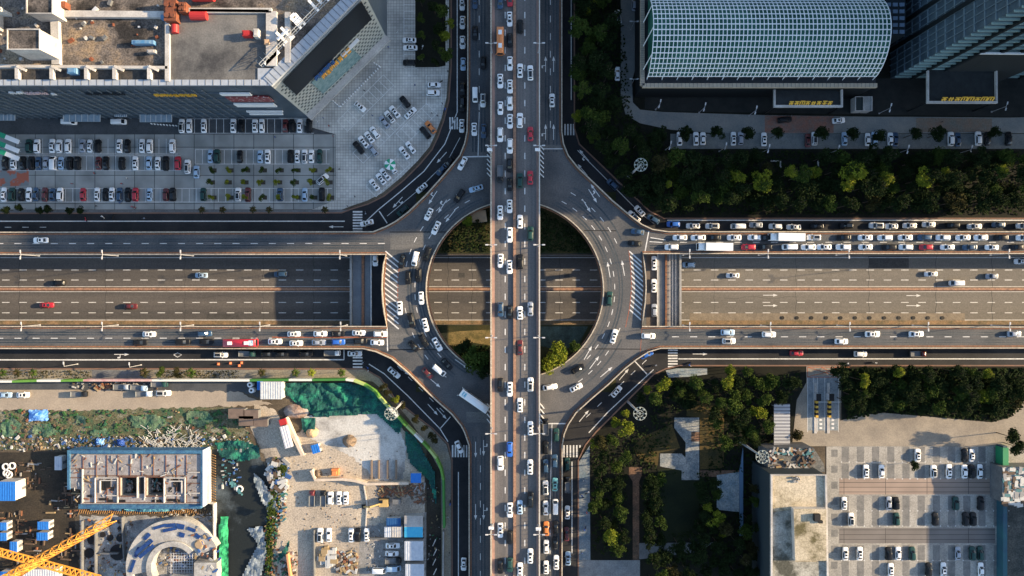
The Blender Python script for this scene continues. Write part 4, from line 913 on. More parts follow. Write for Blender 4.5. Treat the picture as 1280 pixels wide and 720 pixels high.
for x0, x1, mt in ((1069, 1079, mat('dark_roof', (.02, .03, .03), .6)), (1080.5, 1089.5, conc)):
    o = g.location; P = [p - o.to_2d() for p in pw([(x0, 121), (x1, 121), (x1, 138.5), (x0, 138.5)], 3.2)]
    m = MB(); m.prism(P, 0, 3.2, 1, 0); m.ribbon(P, .3, 3.1, 3.5, True, 0); m.build('roofed_box', [conc_w, mt], g)

tower = thing('office_tower', 'tall dark glass office tower leaning out of the frame, top right corner', 'office tower')
c0 = W(1113, 98, 0); tw, tdp, th = 78, 70, 68
glt = mat('tower_glass', (.035, .055, .075), .3, (.055, .085, .11), .3, spec=.6)
m = MB(); m.prism([(c0.x, c0.y), (c0.x + tw, c0.y), (c0.x + tw, c0.y + tdp), (c0.x, c0.y + tdp)], 0, th, 0, 0); m.build('glass_body', glt, tower)
m = MB(); m2 = MB(); m3 = MB()
for k in range(1, 25):
    z = k * 2.7; m.box((c0.x + tw / 2, c0.y - .28, z), (tw, .55, .28)); 
for k in range(1, 16): z = k * 4.2; m3.box((c0.x - .12, c0.y + tdp / 2, z), (.25, tdp, .5))
for k in range(1, 13): m2.box((c0.x + k * 6.0, c0.y - .5, th / 2), (1.0, .95, th - 4))
for k in range(1, 34):
    m3.box((c0.x - .2, c0.y + k * 2.1, th / 2), (.35, .18, th))
for yy in (9, 15.5, 23, 31): m2.box((c0.x - .35, c0.y + yy, th / 2), (.65, 1.3, th - 2))
m.build('louvres', mat('louvre', (.24, .34, .32), .5), tower); m2.build('dark_fins', mat('fin_dark', (.008, .011, .013), .4), tower); m3.build('facade_grid', mat('grid_blue', (.10, .145, .18), .5), tower)
# projecting terrace box with a white rim
m = MB(); zt_ = 27.0; tp = pw([(1224, 67), (1262, 48), (1330, 48), (1330, 68)], zt_); m.prism(tp[::-1], 0, zt_, 0, 0); ob = m.build('terrace_block', mat('terrace_dark', (.02, .024, .026), .6), tower)
m = MB(); m.ribbon(tp, .5, zt_, zt_ + .6, True); m.build('rim', white, ob)
lou = thing('ventilation_block', 'dark block with blue grey louvred grid between the vault and the tower', 'plant block', (*W(1121, 14, 20).to_2d(), 0))
m = MB(); m.box((0, 6, 9.5), (6.5, 26, 19)); m.build('wall', mat('vent_dark', (.012, .018, .024), .6), lou)
m = MB()
for i in range(3):
    for j in range(12): m.box((-2.1 + 2.1 * i, -6 + 2.1 * j, 19.1), (1.5, 1.1, .25))
m.build('louvre_grid', mat('vent_blue', (.12, .17, .24), .5), lou)
# unseen tower added outside the frame to shade the top of the junction
ofx = W(1400, 0, 0).x
t = thing('shade_tower', 'tall unseen tower added beyond the top right of the view to shade the junction', 'shading tower')
m = MB(); ye = W(0, 166, 0).y; m.prism([(ofx, ye), (ofx + 60, ye), (ofx + 60, ye + 90), (ofx, ye + 90)], 0, 122, 0, 0); m.build('wall', conc, t)
m = MB()
for k in range(38):
    for j in range(28): m.box((ofx - .03, ye + 2 + j * 3.2, 3 + k * 3.1), (.1, 1.7, 1.5))
m.build('window', glass, t)['kind'] = 'stuff'

# ------------------------------------------------------------------ lower right buildings
ob = thing('flat_roofed_building', 'flat roofed building with stained beige roof left of the beige car park', 'building')
z = 17.0
stain = mat('roof_beige_stained', (.46, .40, .30), .9, (.10, .085, .04), .10, fine=.3, c3=(.36, .31, .22), lo=.40, hi=.60, detail=11)
stain2 = mat('roof_grey_stained', (.38, .37, .32), .9, (.07, .07, .055), .10, fine=.3, c3=(.28, .27, .23), lo=.38, hi=.6, detail=11)
def P(pts, zz): return pw(pts, zz)
m = MB(); m.prism(P([(963.5, 593), (1031, 593), (1034, 760), (963.5, 760)], z), 0, z, 1, 0); m.build('wall', [mat('wall_teal', (.022, .034, .042), .7), stain], ob)
m = MB(); m.ribbon(P([(963.5, 593), (1031, 593), (1034, 760), (963.5, 760)], z), .6, z, z + .8, True); m.build('parapet', conc_w, ob)
m = MB(); m.prism(P([(992, 636), (1033, 636), (1033, 701), (994, 701)], z + 2.2), z, z + 2.2, 1, 0); m.build('upper_roof', [conc_w, stain], ob)
m = MB(); m.prism(P([(965, 640), (992, 637), (994, 702), (1032, 702), (1032, 760), (965, 760)], z), z + .02, z + .1, 1, 0); m.build('roof_patch', [stain2, stain2], ob)
m = MB(); p = W(1020, 646, z + 2.2); m.box((0, 0, .6), (1.8, 2.2, 1.2)); m.box((1.2, -1.4, .4), (1.2, .8, .8)); m.build('roof_unit', black, ob, loc=p)
m = MB(); p = W(994, 600, z)
for k in range(9): m.box((rnd.uniform(-1.2, 1.2), rnd.uniform(-1, 1), .3), (.5, .4, .6), rnd.random() * 3)
m.build('pipe_stack', conc_w, ob, loc=p)
ob = thing('cluttered_shed', 'low shed whose roof is covered with scrap and debris, above the stained roof', 'shed')
m = MB(); m.prism(P([(960, 562), (1017, 560), (1030, 580), (1031, 590), (960, 590)], 9), 0, 9, 1, 0); m.build('wall', [conc_d, mat('shed_roof', (.07, .08, .085), .9, (.16, .15, .13), .4, fine=.4)], ob)
cl = [mat('scrap_white', (.45, .45, .43), .7), mat('scrap_teal', (.05, .15, .17), .7), mat('scrap_rust', (.20, .085, .045), .8), mat('scrap_brown', (.10, .07, .05), .9), mat('scrap_blue', (.035, .09, .24), .7), mat('scrap_green', (.035, .11, .055), .8), mat('scrap_grey', (.25, .25, .25), .8), mat('scrap_yellow', (.30, .22, .12), .8)]
m = MB()
for k in range(260):
    x = rnd.uniform(961, 1016); y = rnd.uniform(562, 589) if rnd.random() < .5 else rnd.choice([rnd.uniform(584, 589), rnd.uniform(562, 567)]); p = W(x, y, 9); s = rnd.uniform(.25, .9)
    m.box((p.x, p.y, 9 + s / 3), (s * rnd.uniform(.6, 2.6), s * .7, s * .7), rnd.random() * 3, rnd.choice([0, 0, 1, 2, 2, 3, 6, 7] if x < 995 else [3, 3, 6, 1]))
m.build('scrap', cl, ob)['kind'] = 'stuff'
cs = thing('cycle_shelter', 'long pale striped shelter roof left of the toll entrance', 'shelter', (*W(977.5, 532, 3).to_2d(), 0))
m = MB(); m.box((0, 0, 2.9), (L(20, 3), L(54, 3), .12)); m.build('roof', mat('shelter_roof', (.20, .21, .24), .5), cs)
m = MB()
for k in range(13): m.box((0, -6.6 + 1.1 * k, 3.0), (L(20, 3), .45, .1))
m.build('roof_slat', mat('slat_pale', (.42, .44, .47), .6), cs)
m = MB()
for sx in (-2.3, 2.3):
    for k in range(5): m.tube((sx, -6.4 + 3.2 * k, 0), (sx, -6.4 + 3.2 * k, 2.85), .08, n=6)
m.build('post', steel, cs)
# toll entrance
for k, x in enumerate((1019, 1035)):
    t = thing('toll_island', ('left' if k == 0 else 'right') + ' one of two toll islands with black and yellow guards', 'toll island', (*W(x, 510, 0).to_2d(), .115))
    m = MB(); m.box((0, 0, .09), (.9, 17, .18)); m.build('kerb', conc_w, t)
    m = MB(); 
    for j in range(7): m.box((0, -2.6 + j * .8, .75), (.85, .75, 1.3), 0, j % 2)
    m.build('guard', [mat('guard_yellow', (.6, .36, .05), .6), black], t)
    m = MB(); m.box((0, 4.0, 1.25), (1.3, 2.0, 2.5)); m.box((0, 4.0, 2.56), (1.6, 2.4, .12), 0, 1); m.build('booth', [steel, black], t)
    m = MB(); m.bar((0, 2.2, 1.0), (4.0, 2.2, 1.0), .12); m.build('barrier_arm', white, t)
m = MB()
for x in (1009.5, 1017, 1048, 1022, 1031): m.ribbon([W(x, 472, .12), W(x, 540, .12)], .14, .12, .12)
for x, y in ((1026, 530), (1041, 530), (1026, 535), (1041, 535), (1026, 525), (1041, 525)): p = W(x, y, .12); m.box((p.x, p.y, .125), (.9, .7, .01))
struct(m, 'toll_lane_markings', paint)
m = MB(); z_ = .116
for a, c in (((1009.5, 459), (1062, 459)), ((1009.5, 459), (1009.5, 472)), ((1009.5, 459), (1048, 471)), ((1009.5, 471), (1055, 460)), ((1009.5, 471.5), (1048, 471.5)), ((1026, 459), (1048, 469))): m.ribbon([W(*a, z_), W(*c, z_)], .2, z_, z_)
struct(m, 'box_marking', paint_y)
# green and white structure at the right edge
t = thing('green_wall', 'tall green and blue walled strip structure at the right edge of the car park', 'wall', (*W(1248, 640, 0).to_2d(), 0))
m = MB(); m.box((0, 0, 1.6), (1.4, 46, 3.2)); m.build('wall', mat('wall_bluegreen', (.03, .11, .13), .6, (.02, .05, .10), .1), t); m = MB(); m.box((-.1, 19, 1.8), (1.9, 7, 3.6)); m.box((.0, 10, 1.7), (1.5, 9, 3.4), 0, 1); m.build('painted_section', [mat('wall_green', (.02, .22, .10), .6), mat('wall_paleblue', (.3, .42, .42), .6)], t)
t = thing('scrap_yard_shed', 'shed with white debris on its roof at the right edge', 'shed')
m = MB(); m.prism(P([(1253, 584), (1330, 584), (1330, 636), (1253, 628)], 6), 0, 6, 1, 0); m.build('wall', [conc_d, conc], t)
m = MB()
for k in range(260): x, y = rnd.uniform(1254, 1300), rnd.uniform(585, 632); p = W(x, y, 6); s = rnd.uniform(.3, 1.1); m.box((p.x, p.y, 6 + s / 6), (s * 1.9, s, s * .35), rnd.choice([0, 1.57]) + rnd.uniform(-.2, .2), rnd.choice([0, 6, 0, 6, 1, 3, 3]))
m.build('scrap', cl, t)['kind'] = 'stuff'
sheet('yard_floor', [(1254, 632), (1580, 632), (1580, 920), (1254, 920)], .115, mat('yard_floor', (.05, .055, .05), .9, (.13, .12, .10), .3, fine=.4), .1)
t = thing('shade_block', 'long low unseen block added past the right edge to shade the car park', 'building'); m = MB(); m.prism(P([(1345, 610), (1460, 610), (1460, 900), (1345, 900)], 0), 0, 16, 0, 0); m.build('wall', conc, t)  # unseen block added to shade the lower part of the car park
# ------------------------------------------------------------------ building site (bottom left)
def sheet(name, pts, z, m, zref=None, rough=None):
    '''as above, but with a broken, uneven outline for ground that has no built edge'''
    Q = []
    for k in range(len(pts)):
        a, c = Vector(pts[k]), Vector(pts[(k + 1) % len(pts)]); n = max(1, int((c - a).length / 3.0)) if (c - a).length < 260 else 1
        for j in range(n):
            p = a + (c - a) * j / n
            q = Vector((noise.noise(Vector((p.x * .21, p.y * .21, 2))), noise.noise(Vector((p.x * .21, p.y * .21, 7))))) * 3.0 + Vector((noise.noise(Vector((p.x * .7, p.y * .7, 4))), noise.noise(Vector((p.x * .7, p.y * .7, 5))))) * 1.2
            Q.append(tuple(p + q))
    b = MB(); b.poly(pw(Q, z if zref is None else zref), z); return struct(b, name, m)
site = mat('site_floor', (.46, .39, .30), .9, (.15, .135, .115), .06, fine=.35, c3=(.36, .31, .25), detail=12, lo=.34, hi=.68)
pale = mat('site_concrete', (.50, .50, .475), .9, (.20, .19, .175), .09, fine=.2, c3=(.47, .46, .43), detail=10)
debris = mat('overgrown_rubble', (.035, .085, .045), .95, (.22, .22, .17), .2, fine=.6, c3=(.11, .10, .055), lo=.36, hi=.7, detail=12)
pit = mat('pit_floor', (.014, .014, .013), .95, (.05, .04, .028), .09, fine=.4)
netg = mat('green_netting', (.006, .085, .055), .9, (.02, .20, .12), .18, fine=.4, detail=9, c3=(.01, .06, .06))
slab('verge_strip', [(-300, 462), (455, 462), (474, 473), (494, 501), (519, 521), (539, 536), (558, 556), (563.5, 576), (563.5, 920), (552, 920), (552, 640), (551, 590), (535, 560), (512, 525), (488, 496), (466, 477), (440, 473.5), (-300, 473.5)], .13, mat('verge_mixed', (.30, .25, .17), .9, (.13, .14, .14), .05, fine=.25), 0)
slab('lay_by', [(115, 463), (178, 463), (178, 472.5), (115, 472.5)], .14, conc_d, 0)
sheet('site_road', [(-300, 488), (100, 488), (255, 489), (300, 490), (320, 500), (340, 505), (310, 507), (250, 509), (170, 512), (110, 513), (0, 513), (-300, 514)], .05, sandm)
sheet('dark_yard', [(-300, 474), (340, 474), (340, 500), (300, 489.8), (100, 487.8), (-300, 487.8)], .045, blackish)  # dark strip of yard behind the hoarding
sheet('overgrown_ground', [(-300, 514), (110, 513), (250, 509), (290, 509), (312, 545), (318, 560), (-300, 564)], .06, debris)
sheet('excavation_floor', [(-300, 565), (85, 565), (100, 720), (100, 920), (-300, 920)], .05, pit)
sheet('site_slab', [(100, 645), (270, 645), (270, 920), (100, 920)], .055, mat('slab_grey', (.34, .34, .33), .9, (.10, .10, .10), .22, fine=.3, c3=(.26, .26, .25), detail=10))
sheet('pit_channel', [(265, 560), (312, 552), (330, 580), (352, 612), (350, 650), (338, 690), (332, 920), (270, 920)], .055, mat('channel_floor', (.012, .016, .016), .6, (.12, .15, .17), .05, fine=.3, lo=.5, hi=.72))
sheet('site_yard', [(318, 505), (345, 512), (360, 545), (420, 520), (470, 512), (500, 530), (530, 580), (532, 920), (334, 920), (342, 690), (352, 640), (345, 600), (325, 560), (312, 535)], .06, site)
sheet('concrete_apron', [(380, 520), (470, 517), (497, 532), (508, 560), (504, 600), (470, 600), (440, 570), (388, 548)], .075, pale, .06)
sheet('gravel_yard', [(448, 660), (532, 640), (532, 920), (448, 920)], .07, mat('gravel_grey', (.27, .26, .25), .95, (.16, .16, .15), .3, fine=.3), .06)
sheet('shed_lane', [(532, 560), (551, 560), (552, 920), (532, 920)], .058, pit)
def net(pts, nm='safety_netting', lab=None, z0=.15, amp=.9, mt=None, dens=.5):
    """crumpled sheet of netting over rough ground"""
    Q = pw(pts, z0); xs = [p.x for p in Q]; ys = [p.y for p in Q]
    from mathutils.geometry import intersect_point_tri_2d
    tris = [[Q[k] for k in t] for t in tessellate_polygon([[Vector((p.x, p.y, 0)) for p in Q]])]
    def inside(p): return any(intersect_point_tri_2d(p, *t) for t in tris)
    m = MB(); nx, ny = int((max(xs) - min(xs)) / dens) + 1, int((max(ys) - min(ys)) / dens) + 1; idx = {}
    for i in range(nx + 1):
        for j in range(ny + 1):
            p = Vector((min(xs) + i * dens, min(ys) + j * dens))
            if inside(p): idx[i, j] = len(m.v); m.v.append((p.x, p.y, z0 + amp * abs(noise.noise(Vector((p.x * .22, p.y * .22, 3)))) * 2 + .35 * noise.noise(Vector((p.x, p.y, 9))) * amp + .2 * amp))
    for (i, j) in idx:
        q = [(i, j), (i + 1, j), (i + 1, j + 1), (i, j + 1)]
        if all(k in idx for k in q): m.f.append(tuple(idx[k] for k in q)); m.m.append(0)
    return tag(m.build(nm, mt or netg), lab, 'netting')
net([(355, 478), (440, 478), (462, 482), (490, 505), (505, 530), (500, 545), (470, 518), (430, 520), (395, 522), (370, 505), (355, 492)], lab='dark green safety netting lying crumpled below the curved hoarding')
net([(505, 535), (520, 545), (545, 590), (547, 640), (535, 600), (512, 580), (507, 560)], lab='dark green netting strip sliding down beside the hoarding bend')
net([(268, 552), (300, 548), (326, 556), (326, 572), (300, 578), (275, 570)], lab='bright green netting heap at the top of the dark channel')
net([(376, 520), (396, 522), (396, 535), (386, 548), (378, 540)], lab='small patch of green netting beside the concrete apron')
net([(275, 645), (286, 645), (287, 760), (273, 760)], lab='long bright green netting band beside the round structure', mt=mat('net_bright', (.02, .26, .10), .9, (.04, .35, .16), .3, fine=.3))
net([(360, 675), (366, 672), (360, 692), (348, 705), (346, 698)], lab='green tarpaulin draped over rubble by the left yard wall')
# scrub and rubble on the overgrown strip
m = MB()
for k in range(1700):
    x = rnd.uniform(-20, 315); y = rnd.uniform(512, 563); 
    if rnd.random() < .35: y = rnd.uniform(545, 563)
    p = W(x, y, 0); s = rnd.choice([.15, .2, .25, .35, .5]) * rnd.uniform(.6, 1.5)
    n_ = noise.noise(Vector((p.x * .08, p.y * .08, 1)))
    mi = rnd.choice([8, 8, 5, 3, 8] if n_ > 0 else [3, 2, 3, 6, 8, 7]) if y < 545 else rnd.choice([0, 6, 3, 4, 3, 6, 0, 3, 3, 7])
    if y >= 545 and 90 < x < 170 and rnd.random() < .5: mi = 4
    if y >= 535 and 180 < x < 250 and rnd.random() < .6: m.bar((p.x, p.y, .3), (p.x + rnd.uniform(-2.5, 2.5), p.y + rnd.uniform(-2, 2), .5), .16, .16, 0)
    m.box((p.x, p.y, .06 + s / 3), (s * rnd.uniform(.7, 2.2), s * rnd.uniform(.6, 1.3), s * .7), rnd.random() * 3, mi)
cl2 = cl + [mat('scrub_green', (.03, .09, .03), .95)]
tag(m.build('rubble', cl2), kind='stuff')
def tarp(x, y, sx, sy, mt, lab, rz=0.0):
    m = MB(); a, c = L(sx), L(sy); n = 9
    for i in range(n + 1):
        for j in range(n + 1): m.v.append(((i / n - .5) * a + rnd.uniform(-.15, .15), (j / n - .5) * c + rnd.uniform(-.15, .15), .15 + 1.0 * math.sin(math.pi * i / n) * math.sin(math.pi * j / n) + rnd.uniform(0, .35)))
    for i in range(n):
        for j in range(n): q = i * (n + 1) + j; m.f.append((q, q + n + 1, q + n + 2, q + 1)); m.m.append(0)
    for p_ in range(n + 1): pass
    return tag(m.build('tarpaulin', mt, loc=W(x, y, .02), rz=rz), lab, 'tarpaulin')
btarp = mat('tarp_blue', (.03, .20, .62), .6, (.25, .45, .75), .6)
tarp(49, 519, 24, 14, btarp, 'large crumpled bright blue tarpaulin by the pale site road'); tarp(126, 552, 10, 8, btarp, 'small blue tarpaulin on the rubble strip, above the concrete frame building'); tarp(152, 553, 9, 8, mat('tarp_deep', (.02, .07, .3), .6), 'deep blue tarpaulin on the rubble strip')
def container(x, y, sx, sy, h, mt, lab, rz=0.0, z=.06, rib=True, side=None):
    t = thing('shipping_container' if sx < 40 and rib else 'site_shed', lab, 'container' if rib else 'shed', W(x, y, 0) + Vector((0, 0, z)), rz, 'cabins and containers on the site')
    t.location.x *= (H - h) / H; t.location.y *= (H - h) / H
    a, c = L(sx, h), L(sy, h)
    m = MB(); m.box((0, 0, h / 2 - .05), (a, c, h - .1)); m.build('wall', side or conc_w, t)
    m = MB(); m.box((0, 0, h), (a + .25, c + .25, .14)); k = -a / 2 + .3
    while k < a / 2: m.box((k, 0, h + .1), (.12, c, .08)); k += .8
    m.build('roof', mt, t); m = MB(); m.box((a / 2 + .02, 0, 1.0), (.08, .9, 1.9)); m.build('door', conc_d, t)
    return t
blue = mat('roof_blue', (.02, .15, .50), .55, (.03, .19, .56), 1.0)
pb = mat('roof_pale_blue', (.55, .58, .62), .6, (.42, .46, .52), .8); tq = mat('roof_turquoise', (.05, .38, .62), .6, (.08, .45, .62), .9)
container(8, 614, 22, 23, 5, blue, 'largest blue roofed cabin at the left edge of the dark excavation', rib=False); container(3, 658, 10, 9, 2.8, blue, 'small blue container at the left edge, upper of two'); container(3, 671, 10, 9, 2.8, blue, 'small blue container at the left edge, lower of two')
container(54, 657, 13, 9, 2.8, blue, 'upper blue container right of the middle in the excavation'); container(53, 670.5, 13, 9, 2.8, blue, 'lower blue container right of the middle in the excavation'); container(17, 684, 8, 13, 2.8, blue, 'upright blue container above the crane arm'); container(12, 719, 24, 8, 2.8, blue, 'blue container at the bottom edge below the crane')
container(73, 579, 8, 16, 2.6, pb, 'grey white container left of the concrete frame building'); container(394.5, 561, 9, 10, 2.2, blue, 'square blue cabin standing alone on the pale yard', R(15)); container(520, 597.5, 12, 11, 2.8, blue, 'square blue cabin at the end of the curved yard wall')
container(517, 651.5, 22, 13, 3, conc_w, 'topmost shed roof, pale grey, in the column right of the yard', rib=False); container(517, 665, 22, 12, 3, tq, 'turquoise roofed shed in the column right of the yard', rib=False); container(517.5, 688.5, 22.5, 23, 3.4, pb, 'square pale blue roofed shed in the column right of the yard', rib=False); container(518.5, 715, 22.5, 19, 3.4, pb, 'pale blue roofed shed at the bottom of the column', rib=False)
container(339, 488, 26, 21, 4, mat('roof_white_ribbed', (.58, .60, .60), .6, (.45, .47, .48), 1), 'ribbed white shed roof below the green and white hoarding', rib=False); container(325, 482, 6, 10, 3, blue, 'narrow blue cabin beside the ribbed white shed roof')
container(485, 665, 8, 12, 2.6, pb, 'smaller of two white cabins beside the turquoise shed'); container(496, 665, 13, 12, 2.6, conc_w, 'larger of two white cabins beside the turquoise shed')
container(492, 653, 17, 10, 2.2, mat('blue_dark_load', (.02, .09, .24), .7), 'dark blue container with loose load above the white cabins')
t = container(358, 546, 9, 27, 3.2, mat('truck_white', (.62, .6, .62), .5), 'long white truck body with red cab by the leaning wall', R(15)); 
m = MB(); m.box((0, 5.0, 1.5), (2.3, 2.0, 2.8)); m.build('cab', red, t)
for x, y, w_, h_ in ((315, 480, 7, 7), (317, 487, 7, 6)):
    m = MB(); m.tube((0, 0, 0), (0, 0, 2), .9, n=14); m.tube((0, 0, 2), (0, 0, 2.25), .35, n=10, mi=1); tag(m.build('water_tank', [white, black], loc=W(x, y, .05)), ('upper' if y < 483 else 'lower') + ' of two round white tanks beside the ribbed white shed', 'tank', 'white water tanks')
# concrete frame building
zb = 4.5; zq = zb + .5
cb = thing('unfinished_building', 'unfinished concrete building with panelled roof and blue scaffolding sheets, lower left', 'building')
q = [(84, 563), (258, 563), (258, 633), (98, 633), (98, 612), (84, 612)]; inner = [(88, 568), (251, 568), (251, 630), (101, 630), (101, 612), (88, 610)]
bl = mat('scaffold_sheet', (.03, .09, .19), .7, (.06, .17, .27), .5, fine=.3)
h1, h2 = [(150, 596), (172, 596), (172, 620), (150, 620)], [(182.5, 596), (205, 596), (205, 620), (182.5, 620)]
rf = mat('roof_concrete_new', (.34, .325, .325), .85, (.17, .16, .16), .22, fine=.25, detail=11)
m = MB(); m.prism(pw(inner, zb), 0, zb, 1, 0, holes=[pw(h1, zb), pw(h2, zb)]); m.build('concrete_roof', [conc, rf], cb)
m = MB(); m.prism(pw([(84, 563), (253, 563), (253, 633), (251, 633), (251, 567.2), (87, 567.2), (87, 612), (84, 612)], zq), .06, zq); m.build('scaffold_screen', bl, cb)
m = MB(); m.prism(pw([(98, 630.5), (251, 630.5), (251, 636), (98, 636)], zb - 1), .06, zb - 1); m.build('scaffold_screen', bl, cb)
m = MB(); m.prism(pw([(253.2, 562.5), (254.6, 562.5), (254.6, 633.5), (253.2, 633.5)], zq), .06, zq + .1); m.build('white_screen', mat('screen_paleblue', (.42, .5, .58), .7), cb)
m = MB(); gx = [104, 120.5, 134, 147.5, 163, 177.5, 192, 207.5, 221, 233]; 
for x in gx: m.bar(W(x, 569, zb) + Vector((0, 0, .1)), W(x, 595 if 140 < x < 215 else 628, zb) + Vector((0, 0, .1)), .16, .2)
for y, x0, x1 in ((594.5, 104, 233), (586, 88, 120), (628, 104, 250), (597, 88, 104), (604, 233, 250)): m.bar(W(x0, y, zb) + Vector((0, 0, .13)), W(x1, y, zb) + Vector((0, 0, .11)), .18, .2)
for hq in (h1, h2): m.ribbon(pw(hq, zb), .4, zb, zb + .4, True)

up = MB()
for x0, y0, x1, y1 in ((120, 597, 148, 597), (120, 597, 120, 628), (148, 597, 148, 628), (126, 600, 146, 600), (126, 600, 126, 616), (134, 619, 148, 619), (206, 597, 232, 597), (232, 597, 232, 628), (206, 597, 206, 628), (212, 601, 228, 601), (228, 601, 228, 616), (208, 619, 226, 619), (172.5, 596, 172.5, 622), (182, 596, 182, 622), (104, 586, 104, 628), (236, 590, 250, 590), (236, 616, 250, 616)): up.bar(W(x0, y0, zb) + Vector((0, 0, .3)), W(x1, y1, zb) + Vector((0, 0, .3)), .28, .6)
up.build('upstand', conc_w, cb)
for x, y, w_, h_ in ((177.3, 607, 5, 20), (130, 607, 6, 12), (140, 611, 5, 5), (222, 608, 6, 13), (213, 612, 4, 6), (130, 624, 12, 3), (216, 625, 14, 3), (244, 597, 6, 3), (112, 620, 5, 3), (245, 622, 6, 3), (152, 626, 10, 3), (196, 626, 12, 3)):
    q_ = MB(); q_.box((0, 0, .06), (L(w_, zb), L(h_, zb), .14)); q_.build('shaft_opening', black, cb, loc=W(x, y, zb))
m.build('formwork_rib', mat('rib_brown', (.13, .06, .04), .8), cb)
m = MB()
for k in range(170):
    x, y = rnd.uniform(90, 250), rnd.uniform(569, 628)
    if (150 < x < 172 or 182 < x < 205) and 596 < y < 620: continue
    p = W(x, y, zb); s = rnd.uniform(.15, .6); m.box((p.x, p.y, zb + s / 3), (s * rnd.uniform(1, 4), s * .6, s * .5), rnd.random() * 3, rnd.choice([0, 6, 2, 7, 3]))
m.build('site_clutter', cl, cb)['kind'] = 'stuff'
for hx in (161, 194):
    m = MB()
    for k in range(30): p = W(hx + rnd.uniform(-8, 8), 608 + rnd.uniform(-9, 9), 0); m.box((p.x, p.y, .5 + rnd.random()), (rnd.uniform(.4, 2), .4, .4), rnd.random() * 3, rnd.choice([6, 0, 1, 3]))
    m.build('stored_material', cl, cb)['kind'] = 'stuff'
for x, y in ((135, 604), (220, 603), (138, 626), (222, 626)): m = MB(); p = W(x, y, zb); m.box((0, 0, .1), (1.7, 3.0 if y < 610 else .9, .22)); m.build('shaft_opening', black, cb, loc=p)
# rim of timber posts
m = MB()
for k in range(60): x = 100 + 2.7 * k; m.bar(W(x, 637, 0), W(x, 641 + rnd.uniform(-1, 1), 0) + Vector((0, 0, .8)), .18)
for k in range(48): y = 568 + 3.2 * k; m.bar(W(265, y, 0), W(271, y + 1, 0) + Vector((0, 0, .9)), .22)
tag(m.build('timber_shoring', mat('timber', (.36, .2, .08), .85, (.24, .14, .06), .8)), kind='stuff')
m = MB(); m.ribbon([W(x, y, .3) for x, y in ((263, 562), (263.5, 627), (270, 628), (272, 900))], .35, .05, 2.4); tag(m.build('site_wall', conc_w), 'thin pale wall between the unfinished building and the dark channel', 'wall')
# round structure
rs = thing('round_structure', 'unfinished round concrete structure with white rings and dark blue panels, lower left', 'building', W(224, 703, 0))
zz = 4.0
def ring_local(r0, r1, a0, a1, z0, z1, n=40):
    r0, r1 = r0 * .95, r1 * .95
    pts = [(r1 * math.cos(R(a0 + (a1 - a0) * k / n)), r1 * math.sin(R(a0 + (a1 - a0) * k / n))) for k in range(n + 1)] + [(r0 * math.cos(R(a1 - (a1 - a0) * k / n)), r0 * math.sin(R(a1 - (a1 - a0) * k / n))) for k in range(n + 1)]
    return pts
wr = mat('ring_white', (.42, .41, .385), .8, (.25, .245, .235), .3, fine=.2, detail=10)
m = MB(); m.prism(ring_local(9.3, 16.6, 25, 190, 0, zz), 0, zz, 0, 0); m.build('outer_ring', wr, rs)
m = MB(); m.prism(ring_local(14.4, 16.6, 190, 265, 0, zz), 0, zz); m.build('outer_ring', wr, rs)
m = MB(); m.prism(ring_local(7.4, 9.2, 40, 262, 0, zz + .6), 0, zz + .6); m.build('inner_ring', wr, rs)
m = MB(); m.prism([(-1, -3), (7, -3), (7, 1.6), (14.5, 1.6), (14.5, -14), (9, -14), (9, -5), (-1, -5)], 0, zz + .3); m.build('stair_block', wr, rs)
m = MB(); m.prism(ring_local(0, 7.3, 20, 340, 0, 1, 40), 0, 1.2, 1, 0); m.build('core_floor', [conc, mat('core_mix', (.38, .37, .35), .9, (.08, .08, .08), .5, fine=.4)], rs)
dbl = mat('solar_dark', (.012, .035, .13), .4, (.02, .06, .2), 1)
for r_, a_, lx, ly in ((13, 157, 3.3, 1.0), (13.4, 130, 2.4, 1.2), (11.3, 133, 2.2, 1.2), (14.2, 108, 4.2, .9), (14, 93, 3.0, 1.2), (13.8, 80, 2.6, 1.6), (14, 64, 2.8, 1), (12.6, 95, 4.6, 1.0), (13.2, 52, 1.8, 1.2), (11.2, 75, 1.8, 1.4), (13.5, 178, 1.0, 4.2)):
    m = MB(); m.box((r_ * math.cos(R(a_)), r_ * math.sin(R(a_)), zz + .15), (lx, ly, .25), R(a_ - 90 + rnd.uniform(-8, 8)) if lx > ly else R(-20)); m.build('dark_panel', dbl, rs)
for k, o_ in enumerate((0, 1.7)): m = MB(); m.box((-9.8 + o_ * .75, 6.8 - o_ * .75, zz + .7), (6.2, 1.2, .25), R(40)); m.build('dark_panel', dbl, rs)
m = MB()
for k in range(9): m.box((-2 + .9 * k, -4.0 + 4, 1.6), (.12, 8, .12)); m.box((1.5, -3.5 + .9 * k, 1.62), (8, .12, .12))
m.build('rebar_grid', steel, rs)
m = MB()
for k in range(160):
    a_ = rnd.uniform(-20, 200); r_ = rnd.choice([rnd.uniform(1, 7), rnd.uniform(9.5, 16)]); s = rnd.uniform(.2, .7); z_ = 1.2 if r_ < 8 else zz
    if r_ > 8 and a_ > 60: continue
    m.box((r_ * math.cos(R(a_)), r_ * math.sin(R(a_)), z_ + s / 3), (s * 2, s, s * .6), rnd.random() * 3, rnd.choice([0, 6, 3, 2, 7, 4]))
m.build('site_clutter', cl, rs)['kind'] = 'stuff'
m = MB(); m.tube((8.6, 7.6, zz), (8.6, 7.6, zz + .5), 1.7, 1.2, 14); m.build('sand_heap', mat('sand', (.33, .24, .15), .95), rs)
